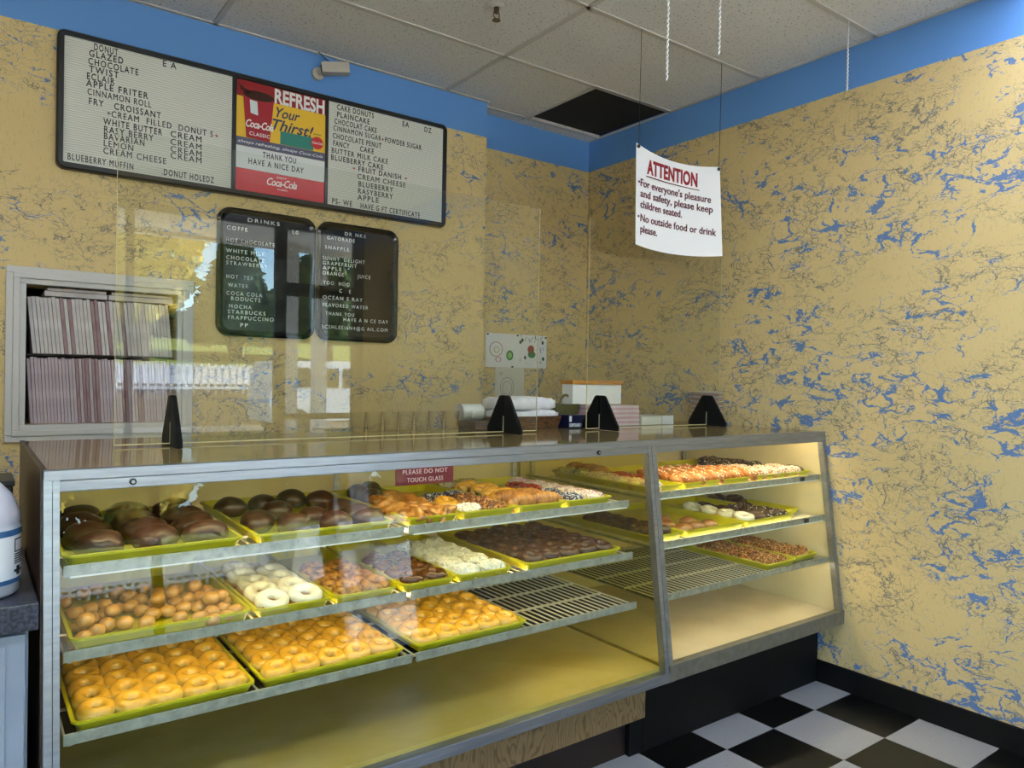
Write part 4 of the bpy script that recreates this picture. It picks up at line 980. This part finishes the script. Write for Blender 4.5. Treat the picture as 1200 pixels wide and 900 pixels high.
# ------------------------------------------------------------------ children's drawings on the recess wall
t = thing('drawing_sheet', 'wide white sheet of crayon drawings pinned to the recess wall', 'drawing', (2.735, YB2, 1.495))
part(t, 'sheet', MB().box(2.500, 2.971, YB2-.003, YB2-.001, 1.495, 1.702), mat('paper_white', (228, 226, 226), .8))
def disc(cx, cz, rx, rz, r2=0, n=24):
    mb = MB()
    if r2:
        mb.rings([[(cx+q*rx*math.cos(2*PI*k/n), yv, cz+q*rz*math.sin(2*PI*k/n)) for q, yv in ((1, YB2-.0032), (1, YB2-.0042), (r2, YB2-.0042), (r2, YB2-.0032))] for k in range(n)], loop=True)
    else: mb.prism([(cx+rx*math.cos(2*PI*k/n), cz+rz*math.sin(2*PI*k/n)) for k in range(n)], 'y', YB2-.0042, YB2-.0032)
    return mb
CR = lambda n, c: mat('crayon_'+n, c, .9)
part(t, 'crayon_ring', disc(2.578, 1.605, .050, .046, .90), CR('orange', (206, 140, 110))); part(t, 'crayon_ring', disc(2.583, 1.602, .020, .02, .8), CR('yellow', (200, 180, 90)))
part(t, 'crayon_ring', disc(2.595, 1.543, .022, .016, .75), CR('pink', (206, 130, 150)))
part(t, 'crayon_ring', disc(2.681, 1.570, .026, .031, .6), CR('green', (60, 130, 60))); part(t, 'crayon_blob', disc(2.681, 1.570, .014, .018), CR('pale_green', (140, 190, 110)))
part(t, 'crayon_blob', disc(2.845, 1.612, .026, .026), CR('red', (150, 54, 44))); part(t, 'crayon_blob', disc(2.852, 1.580, .030, .022), CR('dark_green', (40, 110, 70)))
mb = MB(); rnd = random.Random(3)
for _ in range(34):
    x = rnd.uniform(2.75, 2.95); z = rnd.choice((1.675, 1.665, 1.53, 1.60)); z += rnd.uniform(-.012, .012)
    if abs(x-2.85) < .04 and z < 1.65: continue
    mb.box(x, x+.003, YB2-.0042, YB2-.0032, z, z+rnd.uniform(.008, .024))
part(t, 'crayon_writing', mb, CR('grey', (110, 116, 130)))
for x, z in ((2.762, 1.655), (2.777, 1.668), (2.800, 1.560), (2.938, 1.657), (2.944, 1.555)): part(t, 'crayon_leaf', disc(x, z, .009, .012), CR('leaf', (44, 84, 62)))
for x, z in ((2.512, 1.694), (2.737, 1.694), (2.960, 1.690), (2.700, 1.500)):
    part(t, 'push_pin', MB().lathe([(.005, 0), (.005, .006)], (0, 0, 0), 10).__class__().prism([(x+.005*math.cos(a*PI/5), z+.005*math.sin(a*PI/5)) for a in range(10)], 'y', YB2-.012, YB2-.003), M_DKRUB)
t = thing('drawing_sheet', 'narrow white sheet with a pencil arch, hanging below the wide drawing sheet', 'drawing', (2.68, YB2, 1.30))
part(t, 'sheet', MB().box(2.575, 2.795, YB2-.0026, YB2-.001, 1.26, 1.494), mat('paper_grey', (214, 208, 196), .8))
part(t, 'pencil_ring', disc(2.665, 1.375, .052, .060, .96), CR('pencil', (120, 106, 96))); part(t, 'pencil_ring', disc(2.665, 1.370, .036, .042, .95), CR('pencil', (120, 106, 96)))
part(t, 'pencil_ring', disc(2.618, 1.455, .010, .010, .8), CR('pencil', (120, 106, 96)))

# ------------------------------------------------------------------ flattened boxes in the pass-through
M_BW = noisy('box_white', (206, 198, 196), (180, 170, 170), 12, .8); M_BM = noisy('box_mauve', (140, 108, 112), (160, 136, 136), 12, .8)
M_BG = noisy('box_grey_mauve', (194, 176, 182), (168, 150, 156), 12, .8)
def boards(z0, h, n, lean, mats, label, group):
    dx = (WX1-WX0-.016)/n; ps = []
    for m in mats:
        mb = MB(); th = dx*.86
        mb.prism([(0, 0), (th, 0), (th-lean, h), (-lean, h)], 'y', 0, .20)
        ps.append(mb.mesh('flat_box', m))
    rnd = random.Random(n)
    for k in range(n):
        o = bpy.data.objects.new('flat_box', rnd.choices(ps, (3, 1) if len(ps) == 2 else None)[0]); COL.objects.link(o)
        x = WX0+.006+max(0, lean)+dx*k*(1-lean/(WX1-WX0))
        o.location = (x, YB+.03+rnd.random()*.008, z0); o.scale = (1, 1, 1-.03*rnd.random())
        tag(o, label, 'box', group)
boards(1.4966, .232, 38, .022, [M_BW, M_BM], 'flattened white bakery box standing in the upper row of the pass-through', 'flattened boxes in the upper row')
boards(1.2106, .272, 44, .016, [M_BG, M_BM], 'flattened mauve bakery box standing in the lower row of the pass-through', 'flattened boxes in the lower row')
for k, (a, b) in enumerate(((.245, .47), (.475, .73))):
    solo('flat_box', 'white folded box lying flat on top of the upper row, at ' + ('left', 'right')[k], 'box', MB().box(a, b, YB+.03, YB+.23, 1.732, 1.752).box(a+.01, b-.005, YB+.02, YB+.22, 1.753, 1.764), M_BW, (a, YB+.03, 1.732), 'folded boxes lying on top')

# ------------------------------------------------------------------ things on the case top
ZZ = ZT+.0012
M_CUP = glass('clear_cup_plastic', (253, 253, 252), 1.6)
cupm = MB(); prof = [(.027, 0), (.034, .080), (.036, .082), (.033, .082), (.026, .004)]
cupm.lathe(prof, (0, 0, 0), 20); cup_mesh = cupm.mesh('plastic_cup', M_CUP, True)
for k in range(9):
    o = bpy.data.objects.new('plastic_cup', cup_mesh); COL.objects.link(o); o.location = (1.245+.072*k, 2.715+.006*(k % 2), ZZ)
    tag(o, 'clear plastic cup on the case top, %s from the left in the row' % ORD[k+1], 'cup', 'clear cups in a row')
def wicker(name, a, b, scale=38):
    m = mat(name, a, .6); g = NT(m); oc = g.n('TexCoord').outputs['Object']
    br = g.n('TexBrick', {'Vector': g.vmath('MULTIPLY', g.n('CombineXYZ', {0: g.n('SeparateXYZ', {0: oc}).outputs[0], 1: g.n('SeparateXYZ', {0: oc}).outputs[2], 2: 0}).outputs[0], (1, 1, 1)), 'Color1': lin(a), 'Color2': lin(b), 'Mortar': lin(tuple(v*.35 for v in a)), 'Scale': scale, 'Mortar Size': .06})
    g.put(g.b.inputs['Base Color'], br.outputs[0]); g.bump(br.outputs['Fac'], -.5, .004)
    return m
def basket(label, x0, x1, y0, y1, z0, z1, m, handle=None):
    t = thing('wicker_basket', label, 'basket', ((x0+x1)/2, (y0+y1)/2, z0))
    lp = lambda i, z: [(a, b, z) for a, b in rrect(x0+i, x1-i, y0+i, y1-i, .03, 5)]
    part(t, 'body', MB().rings([lp(.012, z0), lp(0, z1), lp(.006, z1), lp(.016, z0+.006)]), m)
    mb = MB(); L = lp(.003, z1+.003); mb.tube(L+[L[0]], .005, 6); part(t, 'rim', mb, m)
    if handle:
        hx, hz, w_ = handle; pts = [(hx+w_*math.cos(PI-a*PI/10), (y0+y1)/2, z1+hz*math.sin(a*PI/10)) for a in range(11)]
        part(t, 'handle', MB().tube(pts, .006, 6), m)
    return t
MWK = wicker('brown_wicker', (158, 104, 60), (74, 42, 24)); MWG = wicker('olive_wicker', (128, 122, 66), (100, 96, 52))
basket('brown wicker basket holding white paper bags behind the second guard foot', 1.85, 2.235, 2.62, 2.80, ZZ, ZZ+.050, MWK)
basket('olive wicker basket with a hooped handle, under the white box with orange lid', 2.245, 2.43, 2.715, 2.805, ZZ, ZZ+.100, MWG, (2.36, .05, .035))
def soft_slab(label, x0, x1, y0, y1, z0, z1, seed, m, tilt=0):
    mb = MB(); rnd = random.Random(seed); nx, ny = 18, 10; top = []; bot = []
    ph = [rnd.random()*6 for _ in range(4)]
    for j in range(ny+1):
        rt, rb = [], []
        for i in range(nx+1):
            u, v = i/nx, j/ny; e = min(u, 1-u, v*1.2, (1-v)*1.2); k = min(1, e*16)**.5
            x = x0+(x1-x0)*u; y = y0+(y1-y0)*v
            zc = (z0+z1)/2; hh = (z1-z0)/2*(.62+.38*k)
            w1 = .004*math.sin(9*u+ph[0])+.003*math.sin(13*v+ph[1]+5*u)+.002*math.sin(31*u+17*v+ph[2])
            rt.append((x, y, zc+hh+w1*k+tilt*(u-.5))); rb.append((x, y, max(z0, zc-hh)+max(0, tilt*(u-.5))))
        top.append(rt); bot.append(rb)
    mb.rings([a+list(reversed(b)) for a, b in zip(top, bot)])
    return solo('paper_bag_bundle', label, 'paper bags', mb, m, ((x0+x1)/2, (y0+y1)/2, z0), 'white paper bags in the basket', True)
M_BAG = noisy('white_paper_bag', (240, 238, 236), (218, 214, 218), 16, .8, bumpst=.3)
soft_slab('lower bundle of white paper bags in the brown basket', 1.875, 2.215, 2.640, 2.785, ZZ+.030, ZZ+.082, 4, M_BAG)
soft_slab('upper folded bundle of white paper bags on the brown basket', 1.880, 2.200, 2.645, 2.780, ZZ+.085, ZZ+.140, 9, M_BAG)
# sleeve of paper cups lying left of the basket, on a low brown carton
solo('low_carton', 'low brown carton under the white cup sleeve', 'carton', MB().box(1.765, 1.845, 2.66, 2.80, ZZ, ZZ+.036, .003), noisy('carton_brown', (96, 70, 56), (80, 58, 46), 20, .8), (1.805, 2.73, ZZ))
t = thing('cup_sleeve', 'sleeve of white paper cups lying beside the brown basket', 'cups', (1.76, 2.73, ZZ+.038))
mb = MB(); pts = [(1.735+.012*i, 2.735, ZZ+.038+.037) for i in range(10)]; mb.tube(pts, .036, 18, [.036-.0012*(i % 2) for i in range(10)])
part(t, 'cups', mb, mat('paper_cup_white', (222, 222, 218), .5), True); part(t, 'plastic_wrap', MB().tube([(1.728, 2.735, ZZ+.075), (1.732, 2.735, ZZ+.075)], .0375, 18), M_BW)
# glove box
t = thing('glove_box', 'dark blue disposable glove box with white lettering beside the basket', 'box', (2.305, 2.62, ZZ))
part(t, 'carton', MB().box(2.245, 2.372, 2.60, 2.70, ZZ, ZZ+.060, .002), mat('glove_navy', (20, 22, 58), .4))
part(t, 'label_patch', MB().box(2.248, 2.262, 2.5985, 2.5998, ZZ+.030, ZZ+.056), M_LETW)
letters(t, 'DISPOSABLE GLOVES', 2.250, 2.368, ZZ+.006, .016, 2.5993, M_LETW, .02)
# pink folded boxes, white box with orange lid
M_PINK = noisy('box_pink', (222, 178, 186), (206, 160, 172), 14, .8); M_PINK2 = noisy('box_pale_pink', (232, 210, 212), (220, 196, 200), 14, .8)
for k in range(9):
    z = ZZ+.0112*k; r_ = random.Random(k); a = r_.uniform(-.004, .004)
    solo('folded_box', 'flattened pink bakery box, %s from the bottom of the pink stack' % ORD[k+1], 'box', MB().box(2.445+a, 2.745+a, 2.635, 2.80, z, z+.0106, .001), M_PINK if k % 2 else M_PINK2, (2.595, 2.72, z), 'pink folded boxes in a stack')
t = thing('lidded_box', 'white cardboard box with an orange lid on top of the pink stack', 'box', (2.55, 2.76, ZZ+.104))
zb_ = ZZ+.1050
part(t, 'carton', MB().box(2.375, 2.705, 2.725, 2.805, zb_, zb_+.098, .002), mat('box_plain_white', (234, 232, 226), .6))
part(t, 'lid', MB().box(2.368, 2.712, 2.718, 2.812, zb_+.0985, zb_+.118, .002), noisy('orange_wood_lid', (196, 136, 58), (170, 108, 40), 8, .5, stretch=(1, 8, 8)))
t = thing('white_carton', 'low white open carton on the case top right of the pink stack', 'carton', (2.87, 2.71, ZZ))
part(t, 'tray', MB().box(2.760, 2.985, 2.63, 2.79, ZZ, ZZ+.044, .002), mat('carton_white', (228, 222, 206), .7))
part(t, 'flap', MB().box(2.905, 2.990, 2.622, 2.628, ZZ, ZZ+.047, .001), mat('flap_white', (236, 234, 226), .6))
for k in range(14):
    z = ZZ+.0125*k; m_ = (mat('plate_pink', (196, 158, 156), .5), mat('plate_white', (226, 216, 206), .5))[k % 2]
    solo('paper_plate', 'round paper plate, %s from the bottom of the stack by the right wall' % ORD[k+1], 'plate', MB().lathe([(.060, 0), (.088, .009), (.090, .0118), (.084, .0118), (.060, .005)], (3.212, 2.588, z), 28), m_, (3.212, 2.588, z), 'stacked paper plates', True)

# ------------------------------------------------------------------ left counter and jug
M_GRAN = noisy('dark_granite', (40, 42, 52), (74, 78, 92), 120, .3, detail=5, lo=.42, hi=.62)
solo('counter_top', 'dark speckled counter top left of the display case', 'counter', MB().box(-1.0, .128, 1.90, 2.55, .862, .922, .004), M_GRAN, (-.4, 2.2, .862))
t = thing('base_cabinet', 'grey blue cabinet under the dark counter at the left edge', 'cabinet', (-.4, 2.2, 0))
M_CABG = noisy('cabinet_grey', (150, 160, 176), (140, 150, 166), 4, .45)
part(t, 'body', MB().box(-.98, .112, 1.945, 2.53, 0, .8615), M_CABG)
part(t, 'door', MB().box(-.36, .106, 1.925, 1.944, .08, .85, .003), M_CABG)
part(t, 'door', MB().box(-.97, -.37, 1.925, 1.944, .08, .85, .003), M_CABG)
part(t, 'door_moulding', MB().box(.060, .070, 1.919, 1.9245, .10, .83, .002), M_CABG)
jx, jy, jz = .020, 2.03, .9225
t = thing('plastic_jug', 'translucent white plastic jug with a label on the counter', 'jug', (jx, jy, jz))
M_JUG = mat('milky_plastic', (198, 196, 206), .35); M_JUG.node_tree.nodes['Principled BSDF'].inputs['Subsurface Weight'].default_value = .2
part(t, 'bottle', MB().lathe([(.070, 0), (.079, .008), (.080, .155), (.0775, .160), (.080, .165), (.078, .185), (.062, .225), (.030, .262), (.020, .272), (.020, .290)], (jx, jy, jz), 36), M_JUG, True)
part(t, 'cap', MB().lathe([(.023, .286), (.023, .310), (.020, .312)], (jx, jy, jz), 24), mat('jug_cap', (40, 70, 120), .4))
part(t, 'handle', MB().tube([(jx-.06, jy, jz+.235), (jx-.095, jy, jz+.225), (jx-.098, jy, jz+.17), (jx-.075, jy, jz+.15)], .011, 8), M_JUG, True)
def wrap(z0, z1, a0, a1, r, m, name, parent):
    mb = MB(); n = 14
    mb.rings([[(jx+q*math.cos(a0+(a1-a0)*k/n), jy+q*math.sin(a0+(a1-a0)*k/n), zz) for zz, q in ((jz+z0, r), (jz+z1, r), (jz+z1, r+.0006), (jz+z0, r+.0006))] for k in range(n+1)])
    return part(parent, name, mb, m)
a0, a1 = -1.55, -.02
lb = wrap(.030, .150, a0, a1, .0802, mat('label_white', (228, 228, 232), .5), 'label', t)
MBL = mat('label_blue', (52, 92, 136), .5); MLK = mat('label_ink', (40, 40, 44), .6)
wrap(.030, .040, a0, a1, .0810, MBL, 'label_band', lb); wrap(.136, .150, a0, a1, .0810, MBL, 'label_band', lb)
wrap(.098, .128, -.62, -.22, .0810, MLK, 'pictogram_frame', lb); wrap(.101, .125, -.58, -.26, .0816, mat('label_pale', (216, 208, 208), .5), 'pictogram', lb)
for k in range(5): wrap(.072+.005*k, .0745+.005*k, -.62, -.18-.05*(k % 2), .0810, MLK, 'text_lines', lb)
wrap(.046, .066, -.52, -.36, .0810, MLK, 'pictogram', lb); wrap(.053, .059, -.62, -.24, .0810, MLK, 'pictogram', lb)
solo('dark_appliance', 'black box shaped appliance behind the white jug', 'appliance', MB().box(-.20, .098, 2.36, 2.54, .9225, 1.118, .006).box(-.20, .102, 2.355, 2.545, 1.119, 1.135, .004), mat('appliance_black', (24, 22, 22), .4), (-.05, 2.45, .9225))
